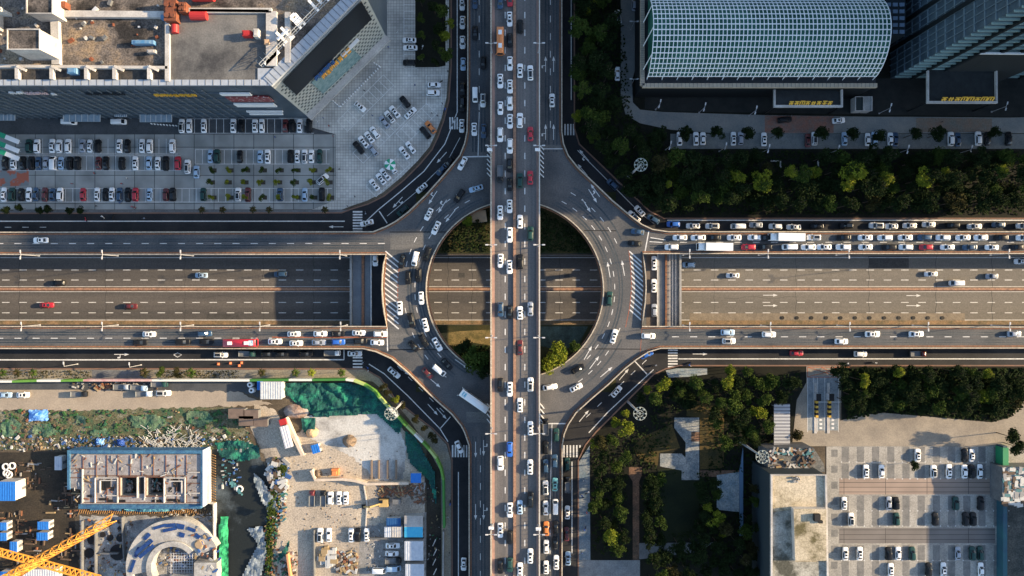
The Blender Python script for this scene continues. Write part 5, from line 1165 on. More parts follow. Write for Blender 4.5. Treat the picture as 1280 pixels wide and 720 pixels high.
# slabs with dark shafts
for x, y, sx, sy in ((150, 660, 5, 6), (115, 675, 10, 9), (138, 672, 8, 8), (151, 672, 10, 12), (112, 691, 12, 10), (148, 690, 20, 10), (129, 668, 7, 10), (115, 711, 10, 8), (137, 655, 6, 8)):
    m = MB(); p = W(x, y, 0); m.tube((0, 0, 0), (0, 0, .35), L(sx) / 2, n=16); o = tag(m.build('shaft_cover', black, loc=(p.x, p.y, .05)), f'dark round shaft cover near x {x}' if False else ORD[len([1 for q_ in bpy.data.objects if q_.name.startswith('shaft_cover')]) - 1] + ' dark round shaft cover placed on the grey slab between crane and ring', 'shaft cover', 'dark shaft covers on the slab')
for x0, y0, x1, y1 in ((105, 650, 105, 720), (122, 650, 122, 716), (128, 690, 150, 690), (155, 645, 158, 700)):
    m = MB(); m.bar((0, 0, .8), W(x1, y1, 0) - W(x0, y0, 0) + Vector((0, 0, .8)), .35, 1.6); tag(m.build('low_wall', conc_d, loc=W(x0, y0, .05)), 'low dark formwork wall on the grey slab by the crane', 'wall', 'formwork walls on the slab')
container(30 + 20, 718, 42, 12, 3, pb, 'long pale roofed shed at the bottom edge under the crane', rib=False)
for x, y in ((16, 582), (9, 591), (12, 593), (8, 583), (300, 611)):
    m = MB()
    for k in range(14):
        a, c = R(k * 360 / 14), R((k + 1) * 360 / 14); m.bar((1.0 * math.cos(a), 1.0 * math.sin(a), .3), (1.0 * math.cos(c), 1.0 * math.sin(c), .3), .4, .4)
    tag(m.build('hose_ring', white, loc=W(x, y, .06)), 'white ring lying in the dark channel' if x > 100 else {582: 'upper right', 591: 'lower left', 593: 'lower right', 583: 'upper left'}[y] + ' of four white rings in the dark excavation, top left corner', 'ring', 'white rings in the excavation')
m = MB()
for k in range(520):
    x, y = rnd.uniform(-10, 98), rnd.uniform(575, 720); p = W(x, y, 0); s = rnd.uniform(.2, .8)
    if noise.noise(Vector((p.x * .12, p.y * .12, 5))) < -.02: continue
    m.box((p.x, p.y, .05 + s / 3), (s * rnd.uniform(1, 5), s * .6, s * .6), rnd.choice([0, 1.57]) + rnd.uniform(-.1, .1), rnd.choice([3, 3, 3, 6, 7, 2, 3]))
tag(m.build('excavation_debris', cl), kind='stuff')
# tower crane
cr = thing('tower_crane', 'orange lattice tower crane with long jib over the excavation, lower left', 'crane', W(50, 700, 0))
crm = mat('crane_orange', (.74, .33, .05), .5)
o = cr.location; zc_ = 27.0; tz = 31.0
def cp(px, py, z): p = W(px, py, z); return Vector((p.x - o.x, p.y - o.y, z))
def truss(a, c, w, h, n, nm):
    m = MB(); d = (c - a); u = d.normalized(); sd_ = u.cross(UZ).normalized() * (w / 2) if abs(u.z) < .9 else Vector((w / 2, 0, 0)); up = UZ * h if abs(u.z) < .9 else Vector((0, w, 0))
    L3 = [lambda t: a + d * t + sd_, lambda t: a + d * t - sd_, lambda t: a + d * t + up]
    if abs(u.z) > .9: L3 = [lambda t: a + d * t + Vector((w / 2, w / 2, 0)), lambda t: a + d * t + Vector((-w / 2, w / 2, 0)), lambda t: a + d * t + Vector((-w / 2, -w / 2, 0)), lambda t: a + d * t + Vector((w / 2, -w / 2, 0))]
    for f in L3: m.bar(f(0), f(1), .34)
    for k in range(n):
        for i_ in range(len(L3)):
            f, g_ = L3[i_], L3[(i_ + 1) % len(L3)]
            m.bar(f(k / n), g_((k + 1) / n), .17); m.bar(f(k / n), g_(k / n), .15)
    return m.build(nm, crm, cr)
truss(cp(50, 700, 0), Vector((cp(50, 700, 0).x, cp(50, 700, 0).y, zc_)), 1.9, 0, 12, 'mast')
hub = Vector((0, 0, zc_))
truss(hub + Vector((-5.5, -2.4, 0)), cp(143, 647, zc_ + 1), 2.3, 2.2, 18, 'jib')
m = MB(); m.box((-5.2, -2.3, zc_ - 1), (2.4, 2.0, 2.4), R(25)); m.build('counterweight', conc, cr); m = MB(); m.box((1.2, -.9, zc_ - .6), (1.5, 1.5, 2)); m.build('cabin', white, cr)
cr2 = thing('crane_boom', 'long orange lattice boom crossing beneath the crane jib at the bottom left', 'crane', W(-2, 690, 0)); o = cr2.location; cr_ = cr; cr = cr2
truss(cp(-30, 682, 16), cp(125, 724, 16), 2.2, 2.0, 24, 'boom'); truss(cp(-2, 690, 0), Vector((cp(-2, 690, 0).x, cp(-2, 690, 0).y, 16)), 1.6, 0, 8, 'mast')
cr = cr_
# yard walls, piles, machines
def ywall(pts, lab, w=.45, h=1.8, mt=conc_w, nm='site_wall', cat='wall', z=.06):
    o_ = W(*pts[0], 0); m = MB(); m.ribbon([W(x, y, 0) - o_ for x, y in pts], w, 0, h); return tag(m.build(nm, mt, loc=o_ + Vector((0, 0, z))), lab, cat)
ywall([(391, 586), (396, 598), (430, 597), (446, 599), (460, 603), (512, 602)], 'pale bent yard wall above the upper row of parked cars', .8, 2.2, mat('wall_peach', (.6, .5, .4), .85, (.45, .38, .3), .5))
ywall([(359, 521), (370, 545), (381, 568)], 'leaning pale wall beside the long white truck', 1.0, 2.4, MATS['wall_peach']); ywall([(394, 661), (394, 740)], 'dark straight fence beside the lower parked cars', .4, 1.8, conc_d); ywall([(455, 606), (459, 630), (457, 662)], 'thin pale kerb wall in the middle of the yard', .35, .5)
ywall([(361, 690), (365, 720), (366, 760)], 'orange topped wall at the bottom of the site yard', .6, 2, mat('wall_orange', (.5, .25, .12), .85)); ywall([(463, 672), (530, 672)], 'dark low wall above the lower sheds', .5, 1, conc_d)
for k, x in enumerate((465, 474, 485, 495.5)):
    m = MB(); m.box((0, 0, .5), (.5, 6.2, 1.0)); tag(m.build('concrete_beam', mat('beam_brown', (.2, .15, .11), .9), loc=W(x, 586.5, .06)), ORD[k] + ' of four thin upright beams lying beside the green netting', 'beam', 'beams lying on the yard')
def heap(x, y, rx, ry, h, mt, lab, seed=0):
    m = MB(); n, r_ = 18, 5; a, c = L(rx), L(ry)
    for j in range(r_):
        for k in range(n):
            t = k / n * 2 * math.pi; f = 1 - j / r_; q = f * (1 + .18 * noise.noise(Vector((math.cos(t) * 2, math.sin(t) * 2, seed + j * .4)))); m.v.append((a * q * math.cos(t), c * q * math.sin(t), h * (1 - f * f) + .12 * rnd.random() * (j > 0)))
    m.v.append((0, 0, h))
    for j in range(r_ - 1):
        for k in range(n): m.f.append((j * n + k, j * n + (k + 1) % n, (j + 1) * n + (k + 1) % n, (j + 1) * n + k)); m.m.append(0)
    for k in range(n): m.f.append(((r_ - 1) * n + k, (r_ - 1) * n + (k + 1) % n, r_ * n)); m.m.append(0)
    return tag(m.build('soil_heap', mt, loc=W(x, y, .06)), lab, 'heap')
heap(437, 551, 9, 8, 2.6, mat('heap_brown', (.22, .16, .11), .95, (.13, .10, .075), .5, fine=.3), 'round brown soil heap on the pale concrete apron'); heap(390, 540, 8, 7, 1.8, mat('heap_sand', (.5, .34, .2), .95), 'sandy orange heap beside the green netting patch', 2); heap(371, 514, 17, 9, 1.6, mat('heap_red', (.24, .14, .1), .95, (.33, .3, .27), .3, fine=.3), 'reddish brown broken slab heap by the ribbed white shed', 5); heap(398, 592, 5, 5, 1.5, MATS['heap_brown'], 'small brown heap inside the corner of the yard wall', 8)
for k, (x, y, w_, h_) in enumerate(((300, 515, 20, 12), (318, 516, 18, 11), (312, 524, 18, 12), (330, 526, 17, 10))):
    m = MB(); m.box((0, 0, 1.5), (L(w_) - .3, L(h_) - .3, 3)); m.box((0, 0, 3.06), (L(w_), L(h_), .12), 0, 1); tag(m.build('brown_hut', [conc_d, mat('hut_roof', (.17, .125, .10), .9, (.12, .09, .075), .5)], loc=W(x, y, .06)), ORD[k] + ' brown roofed hut from the left below the pale site road', 'hut', 'brown huts')
def clutter(x0, y0, x1, y1, n, pal, nm, smax=1.0, z=.07, long_=2.5, al=False):
    m = MB()
    for k in range(n):
        p = W(rnd.uniform(x0, x1), rnd.uniform(y0, y1), 0); s = rnd.uniform(.15, smax * .8); m.box((p.x, p.y, z + s / 3), (s * rnd.uniform(.8, long_), s * .8, s * .7), (rnd.choice([0, 1.57]) + rnd.uniform(-.06, .06)) if al else rnd.random() * 3, rnd.choice(pal))
    return tag(m.build(nm, cl2), kind='stuff')
clutter(402, 685, 420, 705, 70, [0, 6, 0, 7], 'stacked_scrap', 2.4, long_=1.6, al=True); clutter(420, 688, 446, 716, 130, [7, 2, 7, 3, 6, 0], 'stacked_scrap', 1.3); clutter(472, 606, 518, 620, 150, [2, 3, 7, 3, 2], 'timber_scrap', .8, long_=6); clutter(518, 605, 531, 630, 60, [2, 3, 6], 'timber_scrap', .7, long_=5)
clutter(336, 575, 360, 612, 110, [0, 6, 0, 3, 4], 'site_scrap', 1.9); clutter(336, 612, 358, 650, 170, [4, 1, 2, 7, 5, 0], 'site_scrap', 1.0); clutter(332, 650, 348, 720, 150, [2, 7, 5, 1, 3], 'site_scrap', .9); clutter(348, 690, 372, 720, 80, [2, 3, 5, 0], 'site_scrap', .9); clutter(278, 572, 300, 610, 60, [1, 0, 4, 6], 'site_scrap', .8, al=True); clutter(458, 640, 532, 720, 260, [3, 6, 6, 3, 0], 'site_scrap', .5); clutter(380, 640, 450, 700, 50, [7, 2, 6], 'site_scrap', .35); clutter(355, 560, 520, 650, 160, [7, 3, 6, 3, 6], 'site_scrap', .35)
clutter(100, 650, 165, 720, 170, [6, 3, 0, 7, 3, 2], 'slab_scrap', .8); clutter(200, 635, 270, 655, 90, [3, 7, 6, 0], 'slab_scrap', .7); clutter(90, 474, 200, 486, 90, [6, 3, 0, 6], 'yard_scrap', .9); clutter(120, 481, 138, 486.5, 26, [2, 2, 7], 'yard_scrap', 1.1); clutter(535, 600, 550, 700, 40, [5, 6, 7], 'lane_scrap', .5)
# excavator in the middle of the yard
ex = thing('excavator', 'yellow brown excavator with its arm stretched left, on the site yard', 'excavator', W(480, 627, .06)); ym = mat('excavator_yellow', (.48, .33, .13), .6)
m = MB()
for sy in (-1, 1): m.box((0, sy * 1.1, .45), (3.6, .55, .9))
m.build('track', black, ex); m = MB(); m.box((.2, 0, 1.5), (3.0, 2.4, 1.2)); m.build('body', ym, ex); m = MB(); m.box((-.6, .7, 2.3), (1.2, .9, 1.0)); m.build('cab', glass, ex); m = MB(); m.bar((-1, -.2, 1.8), (-4.2, -.9, 3.0), .5, .6); m.bar((-4.2, -.9, 3.0), (-6.6, -1.4, 1.0), .4, .45); m.build('arm', ym, ex); m = MB(); m.box((-6.8, -1.5, .6), (1.0, 1.2, .9)); m.build('bucket', black, ex)
m = MB(); m.box((0, 0, .8), (2.4, 2.2, 1.6)); m.box((0, 0, 2.0), (1.4, 1.2, .9)); tag(m.build('generator', mat('gen_orange', (.6, .22, .08), .6), loc=W(420, 589, .06)), 'small orange machine above the bent yard wall', 'machine')
m = MB(); m.box((0, 0, 1.1), (2.6, 1.6, 2.2)); tag(m.build('material_bin', conc_d, loc=W(497, 625, .06)), 'dark box shaped bin right of the excavator', 'bin')
# hoarding along the street, painted green, white and pink
def hoard(pts, mt, lab):
    o_ = W(*pts[0], 0); m = MB(); m.ribbon([W(x, y, 3) - Vector((o_.x, o_.y, 3)) for x, y in pts], .7, 0, 3.0); return tag(m.build('hoarding', mt, loc=(o_.x, o_.y, .06)), lab, 'hoarding', 'painted hoarding panels round the site')
hg = mat('hoarding_green', (.13, .30, .05), .7, (.10, .24, .04), .6); hd = mat('hoarding_dark_green', (.05, .19, .04), .7); hw = mat('hoarding_white', (.66, .66, .6), .7); hp = mat('hoarding_pink', (.45, .23, .22), .7, (.55, .42, .38), .4); hl_ = mat('hoarding_lime', (.36, .46, .16), .7)
H_ = [((-120, 477), (15, 477), hw, 'white, left of the first green panel'), ((15, 477), (46, 476), hg, 'green, first from the left edge'), ((46, 476), (76, 476), hw, 'white between two green panels'), ((76, 476), (104, 475.5), hg, 'green beside the pink stretch'), ((104, 475.5), (190, 475.5), hp, 'long and pink'), ((190, 475.5), (312, 475.5), hw, 'long and white above the dark yard'), ((312, 475.5), (361, 475), hd, 'dark green above the ribbed shed'), ((361, 475), (390, 475), hw, 'short and white above the netting'), ((390, 475), (432, 474.5), hd, 'dark green at the start of the bend')]
for a, c, mt, lb in H_: hoard([a, c], mt, 'straight site hoarding panel, ' + lb)
bend = [(432, 474.5), (442, 476), (455, 481), (468, 489), (474, 497), (486, 510), (497, 521), (508, 533), (518, 543), (528, 553), (536, 562), (545, 573), (551, 586), (554, 600)]
bm = [hw, hl_, hg, hg, hl_, hw, hg, hl_, hw, hg, hl_, hg, hg]
for k in range(13): hoard(bend[k:k + 2], bm[k], ORD[k] + ' panel along the hoarding bend from the left, ' + {hw: 'white', hl_: 'lime', hg: 'green'}[bm[k]])
hoard([(554, 600), (555, 660)], hd, 'straight dark green hoarding panel running down the right side of the site')
ywall([(555, 662), (554, 760)], 'plain grey wall continuing below the dark green hoarding', .5, 2, conc)
for k in range(5):
    m = MB(); m.bar((0, 0, .2), (1.2, 2.8, 2.2), .3); tag(m.build('raking_prop', conc_w, loc=W(541 + k % 2, 692 + 12 * k - 10, .06)), ORD[k] + ' pale slanted prop from the top in the dark lane right of the sheds', 'prop', 'slanted props in the dark lane')
tcol = [('orange', cl[2]), ('white', white)]
for k, (x, y) in enumerate(((273, 455), (288, 454), (299, 457), (302, 453.5))):
    m = MB(); m.tube((0, 0, 0), (0, 0, .9), .38, .1, 10); m.box((0, 0, .04), (.9, .9, .08)); tag(m.build('traffic_cone', mat('cone_orange', (.6, .18, .08), .6), loc=W(x, y, .02)), ORD[k] + ' orange traffic cone from the left on the street above the white hoarding', 'traffic cone', 'cones above the hoarding')
film = mat('pale_film', (.10, .13, .15), .5, (.22, .26, .30), .4, fine=.3)
net([(318, 588), (330, 600), (345, 622), (350, 640), (340, 648), (328, 628), (318, 605)], lab='pale grey plastic film hanging down the upper right side of the dark channel', mt=film)
net([(306, 660), (330, 655), (336, 690), (328, 720), (300, 724), (312, 700), (322, 680)], lab='pale grey plastic film lying at the bottom of the dark channel', mt=film)
net([(290, 596), (300, 608), (308, 622), (298, 616), (286, 604)], lab='small teal sheet on the left slope of the dark channel', mt=cl[1])
net([(100, 632), (150, 634), (160, 637), (150, 640), (100, 637)], lab='torn blue sheet along the left foot of the unfinished building', mt=bl, amp=.6, dens=.6)
net([(150, 632), (205, 632), (240, 635), (200, 641), (160, 640)], lab='torn blue sheet along the middle foot of the unfinished building', mt=mat('sheet_teal', (.03, .12, .2), .7, (.12, .35, .42), 1.2, lo=.5, hi=.56), amp=.6, dens=.6)
for k, P_ in enumerate(([(0, 528), (18, 520), (30, 530), (22, 545), (4, 548)], [(40, 530), (64, 528), (76, 540), (60, 548), (42, 542)], [(96, 516), (112, 520), (108, 534), (94, 528)], [(160, 520), (196, 516), (214, 528), (196, 540), (166, 534)], [(232, 514), (262, 512), (270, 526), (250, 536), (234, 528)], [(110, 538), (134, 534), (140, 546), (118, 548)])):
    net(P_, lab=f'{ORD[k if k < 5 else 5]} faded green netting patch counted along the overgrown strip', z0=.1, amp=.5, mt=mat('net_faded', (.03, .10, .06), .95, (.12, .16, .10), .4, fine=.5, detail=11))
# ------------------------------------------------------------------ lamps
lamp_m = mat('lamp_white', (.5, .5, .5), .5); head_m = mat('mast_head', (.30, .33, .30), .6); pole_m = mat('pole_grey', (.36, .36, .37), .5)
def lamp_tree(px, py, zb, h, dirs, label, group):
    p = W(px, py, zb + h); t = thing('street_lamp', label, 'street lamp', (p.x, p.y, zb), 0, group)
    m = MB(); m.tube((0, 0, 0), (0, 0, h), .11, .07, 8); m.box((0, 0, .2), (.4, .4, .4)); m.build('pole', pole_m, t)
    for a, ln in dirs:
        d = Vector((math.cos(R(a)), math.sin(R(a)), 0)); m = MB(); m.tube((0, 0, h - .1), tuple(d * ln + UZ * (h + .25)), .07, n=6); m.build('arm', lamp_m, t)
        m = MB(); m.bar(tuple(d * (ln - .3) + UZ * (h + .25)), tuple(d * (ln + .6) + UZ * (h + .3)), .38, .14); m.build('lamp_head', lamp_m, t)
    return t
for k, y in enumerate((-70, 54, 182, 306, 422, 542, 668, 800)):
    nm = ORD[k - 1] if 0 < k < 7 else ''
    for x, sd_, base_ in ((614, 'left', ZB + 1.1), (674, 'right', ZB + 1.1)):
        lamp_tree(x, y, base_, 8.5, ((180, 1.2), (0, 1.2)), f'{nm} lamp from the top on the {sd_} overpass parapet' if nm else f'lamp on the {sd_} overpass parapet beyond the {"top" if k == 0 else "bottom"} of the view', 'lamps along the overpass')
for xs, y, nm in (((26, 128, 226, 425), 318.3, 'upper parapet left of the roundabout'), ((862, 960, 1061, 1261), 317.3, 'upper parapet right of the roundabout'), ((27, 128, 226, 325, 426), 408, 'lower parapet left of the roundabout'), ((862, 963, 1062, 1160, 1262), 408.3, 'lower parapet right of the roundabout')):
    for k, x in enumerate(xs): lamp_tree(x, y, ZD + 1.05, 8.5, ((90, .9), (270, .9)), f'{ORD[k]} two armed lamp from the left on the {nm}', 'lamps along the raised roads')
for k, (x, y) in enumerate(((801, 206), (800, 517), (489, 517), (953, 571))):
    z = 22; p = W(x, y, z); t = thing('high_mast_light', ('high mast light with round white head in the dark wood, top right', 'high mast light with round white head among the park trees', 'high mast light with round white head at the hoarding bend', 'high mast light with round head beside the scrap covered shed')[k], 'mast light', (p.x, p.y, 0), 0, 'high mast lights')
    m = MB(); m.tube((0, 0, 0), (0, 0, z), .45, .22, 10); m.build('mast', pole_m, t)
    m = MB(); n = 20
    for rr_ in (2.0, 1.0):
        for j in range(n):
            a, c = 2 * math.pi * j / n, 2 * math.pi * (j + 1) / n; m.bar((rr_ * math.cos(a), rr_ * math.sin(a), z), (rr_ * math.cos(c), rr_ * math.sin(c), z), .14)
    for j in range(6): a = math.pi * j / 3; m.bar((0, 0, z), (2.0 * math.cos(a), 2.0 * math.sin(a), z), .1)
    m.build('ring', head_m, t)
    for j in range(8): a = math.pi * j / 4; m = MB(); m.box((1.75 * math.cos(a), 1.75 * math.sin(a), z + .1), (.55, .4, .3), a); m.build('floodlight', head_m, t)
for k, (x, y) in enumerate(((825, 130), (881, 134), (945, 138), (1113, 135), (1258, 133), (838, 182), (907, 184), (961, 186), (1048, 187), (1135, 187), (1214, 187))):
    lamp_tree(x, y, .1, 7, ((80, .9), (250, .9)), f'{ORD[k if k < 5 else k - 5]} lamp from the left on the ' + ('dark forecourt side of the service road' if k < 5 else 'lower edge of the tree shaded parking strip'), 'lamps along the service road')
for k, (x, y) in enumerate(((793, 27), (793, 99))): lamp_tree(x, y, .1, 7, ((0, 1), (180, 1)), ('upper' if k == 0 else 'lower') + ' lamp beside the drive left of the vaulted hall', 'lamps by the drive')
for k, (x, y) in enumerate(((80, 458), (162, 459))): lamp_tree(x, y, .1, 7, ((90, 1),), ('left' if k == 0 else 'right') + ' one of two lamps on the verge above the pink hoarding', 'lamps on the verge')
def gantry(px, py, lab, zz):
    p = W(px, py, zz); t = thing('sign_gantry', lab, 'gantry', (p.x, p.y, ZB + 1.1), 0, 'sign gantries on the overpass'); m = MB(); m.tube((0, 0, 0), (0, 0, zz - ZB - 1.1), .14, n=8); m.build('post', lamp_m, t)
    m = MB(); m.box((-.5, 0, zz - ZB - 1.1), (1.6, .9, .5)); m.build('sign_box', white, t)
gantry(614, 187, 'small white sign box on the left parapet near the top of the roundabout', 16); gantry(674, 187, 'small white sign box on the right parapet near the top of the roundabout', 16); gantry(616, 660, 'small white sign box on the left parapet near the bottom', 16); gantry(675, 661, 'small white sign box on the right parapet near the bottom', 16)
for x, ys, y1 in ((611.5, 182, 222), (677, 182, 222), (611.5, 504, 530), (677.5, 504, 530)):
    m = MB(); o_ = W(x, ys, ZD); Y = W(x, y1, ZD).y - o_.y; n = int(abs(Y) / 1.4)
    for k in range(n): m.bar((-.7, Y * k / n, .9), (.7, Y * (k + 1) / n, .9), .3, .5)
    tag(m.build('crash_barrier', [white], loc=o_ + Vector((0, 0, -.45))), f'zigzag white and orange crash barrier {"left" if x < 640 else "right"} of the overpass, {"upper" if ys < 300 else "lower"} part', 'crash barrier')
# ------------------------------------------------------------------ trees
def leafmat(name, c, c2):
    m = mat(name, c, .9, c2, .5, fine=.3, spec=.04); b = m.node_tree.nodes['Principled BSDF']; return m
LEAF = [leafmat('leaf_dark', (.008, .015, .006), (.022, .034, .011)), leafmat('leaf_mid', (.020, .038, .009), (.06, .085, .017)), leafmat('leaf_yellow', (.07, .10, .012), (.20, .21, .022)), leafmat('leaf_olive', (.016, .018, .008), (.05, .045, .016))]  # brighter leaf tones put sunlight into the colour of some crowns
bark = mat('bark', (.07, .05, .035), .9)
def crown_mesh(seed, kind='broad'):
    r = random.Random(seed); m = MB(); lobes = []
    for k in range(9 if kind == 'broad' else 6):
        a = r.uniform(0, 6.28); d = r.uniform(.2, .62) if k else 0; lobes.append((math.cos(a) * d, math.sin(a) * d, r.uniform(.1, .75) if k else .8, r.uniform(.26, .46)))
    for (lx, ly, lz, lr) in lobes:
        for k in range(78):
            v = Vector((r.gauss(0, 1), r.gauss(0, 1), r.gauss(0, 1))).normalized() * lr * r.uniform(.55, 1.08)
            c = Vector((lx, ly, lz)) + Vector((v.x, v.y, v.z * .75))
            for j in range(3):
                c2 = c + Vector((r.uniform(-1, 1), r.uniform(-1, 1), r.uniform(-1, 1))) * .07
                u = Vector((r.uniform(-1, 1), r.uniform(-1, 1), r.uniform(-.5, .5))).normalized(); w = u.cross(Vector((r.uniform(-1, 1), r.uniform(-1, 1), r.uniform(-1, 1)))).normalized(); s = r.uniform(.035, .07)
                m.quad(c2 - u * s - w * s * .6, c2 + u * s - w * s * .5, c2 + u * s * .8 + w * s * .7, c2 - u * s * .9 + w * s * .5)
    return m.data('crown', [LEAF[0]])
CROWNS = [crown_mesh(k) for k in range(7)]; SMALL = [crown_mesh(50 + k, 's') for k in range(3)]
m = MB(); m.tube((0, 0, -1.2), (0, 0, .4), .055, .03, 8)
for k in range(5): a = k * 1.257; m.tube((0, 0, 0), (.45 * math.cos(a), .45 * math.sin(a), .5), .028, .01, 5)
TRUNK = m.data('trunk', [bark])
def palm_mesh():
    m = MB(); r = random.Random(3)
    for k in range(15):
        a = k * 2.4; d = Vector((math.cos(a), math.sin(a), 0)); n = Vector((-d.y, d.x, 0)); ln = r.uniform(.75, 1.05); q = None
        for j in range(5):
            t = j / 4; c = d * ln * t + UZ * (.28 * math.sin(t * 2.6) - .35 * t * t); w = .10 * (1 - t) + .02 + .07 * math.sin(t * 3.14)
            cur = (c - n * w - UZ * w * .5, c, c + n * w - UZ * w * .5)
            if q: m.quad(q[0], q[1], cur[1], cur[0]); m.quad(q[1], q[2], cur[2], cur[1])
            q = cur
    return m.data('crown', [LEAF[2]])
PALM = palm_mesh(); N_TREE = 0
def tree(x, y, r_px, h, mi, label, group, kind='broadleaf_tree', zb=.1, cat='tree'):
    global N_TREE
    rad = L(r_px, zb + h); p = W(x, y, zb + h); t = thing(kind, label, cat, (p.x, p.y, zb), rnd.uniform(0, 6.28), group); N_TREE += 1
    me = PALM if kind == 'palm_tree' else rnd.choice(SMALL if kind == 'street_tree' else CROWNS)
    c = bpy.data.objects.new('crown', me); COL.objects.link(c); c.parent = t
    hz = rad * rnd.uniform(.8, 1.05); cz = max(h - hz * 1.05, .6) if kind != 'palm_tree' else h
    c.location = (0, 0, cz); c.scale = (rad * 1.02, rad * rnd.uniform(.85, 1.1), hz) if kind != 'palm_tree' else (rad, rad, rad)
    c.material_slots[0].link = 'OBJECT'; c.material_slots[0].material = LEAF[mi]
    tk = bpy.data.objects.new('trunk', TRUNK); COL.objects.link(tk); tk.parent = t; s = max(cz / 1.2, .5); tk.scale = (rad * .8, rad * .8, s) if kind != 'palm_tree' else (rad * .3, rad * .3, s); tk.location = (0, 0, cz)
    if kind == 'palm_tree': tk.scale = (rad * .9, rad * .9, cz / 1.2)
    return t
def inpoly(x, y, P):
    c = False; j = len(P) - 1
    for i in range(len(P)):
        if (P[i][1] > y) != (P[j][1] > y) and x < (P[j][0] - P[i][0]) * (y - P[i][1]) / (P[j][1] - P[i][1]) + P[i][0]: c = not c
        j = i
    return c
def wood(P, step, rr, hh, label, group, avoid=(), seed=1, weights=(8, 1.6, .25, .2)):
    r = random.Random(seed); xs = [p[0] for p in P]; ys = [p[1] for p in P]; y = min(ys); odd = 0; ri = 0
    while y < max(ys):
        nr_ = -1
        x = min(xs) + (step / 2 if odd else 0)
        while x < max(xs):
            a, c = x + r.uniform(-.3, .3) * step, y + r.uniform(-.24, .24) * step
            if inpoly(a, c, P) and not any(inpoly(a, c, q) for q in avoid):
                mi = r.choices((0, 1, 2, 3), weights)[0]; nr_ += 1
                tree(a, c, r.uniform(*rr), r.uniform(*hh), mi, ('dark', 'mid green', 'yellow green', 'olive')[mi] + f' tree, {ORD[nr_] if nr_ < 26 else str(nr_ + 1) + "th"} from the left in the {ORD[ri]} row {label}', group)
            x += step
        if nr_ >= 0: ri += 1
        y += step * .86; odd ^= 1
wood([(722, -20), (774, -20), (772, 110), (776, 142), (796, 160), (838, 170), (838, 190), (1300, 192), (1300, 268), (838, 268), (806, 252), (768, 214), (742, 188), (724, 172)], 21, (12.5, 17), (8, 14), 'of the dense wood', 'trees of the dense wood, top right', seed=3, avoid=[[(790, 195), (812, 195), (812, 232), (780, 232)], [(968, 185), (1034, 185), (1034, 212), (968, 212)]])
wood([(1056, 466), (1290, 466), (1290, 500), (1262, 520), (1240, 522), (1106, 512), (1060, 520)], 16, (11, 14.5), (8, 12), 'above the beige car park', 'trees above the beige car park', seed=5)
lawn1 = [(830, 592), (872, 592), (872, 660), (832, 668)]
avoid = [lawn1, [(838, 515), (884, 515), (884, 590), (820, 590), (820, 560), (838, 560)], [(784, 505), (812, 505), (812, 532), (784, 532)], [(893, 590), (930, 590), (930, 640), (893, 640)], [(800, 672), (895, 672), (875, 692), (800, 700)]]
wood([(858, 470), (996, 466), (998, 500), (966, 506), (966, 552), (948, 560), (900, 556), (884, 512), (852, 508), (800, 530), (790, 560), (782, 600), (784, 690), (741, 690), (740, 566), (770, 530), (812, 486), (832, 478)], 20, (9, 14), (7, 12), 'of the park', 'trees of the park, lower right', avoid=avoid, seed=8, weights=(5, 3, .7, .3))
wood([(803, 596), (828, 590), (832, 684), (803, 684)], 15, (10, 13), (7, 11), 'right of the brick path', 'trees beside the brick path', seed=10)
wood([(872, 598), (902, 598), (905, 672), (872, 676)], 15, (10, 13), (7, 10), 'left of the tiled terrace', 'trees by the terrace', seed=12)
wood([(806, 694), (956, 650), (956, 740), (806, 740)], 20, (10, 14), (8, 12), 'at the park bottom', 'trees at the bottom of the park', seed=14, weights=(6, 1, 0, 1))
wood([(930, 600), (952, 600), (952, 700), (930, 700)], 18, (6, 9), (5, 8), 'right of the blue wall', 'trees along the blue wall', seed=15, weights=(6, 1, 0, 1))
for k, (x, y, r_, h, mi) in enumerate(((696, 442, 20, 11, 2), (683, 458, 13, 9, 2), (719, 432, 9, 8, 1), (595, 448, 21, 10, 1), (606, 462, 14, 9, 0), (578, 432, 13, 7, 0), (584, 274, 9, 6, 2), (596, 280, 8, 5, 3))):
    tree(x, y, r_, h, mi, ('big bright yellow green tree', 'second bright tree', 'small green tree', 'big dark green tree', 'darker tree', 'low dark tree', 'small yellow green tree', 'small olive tree')[k] + ' in the roundabout opening ' + ('right of' if x > 640 else 'left of') + ' the overpass' + (', top' if y < 300 else ''), 'trees in the roundabout opening', zb=.02)
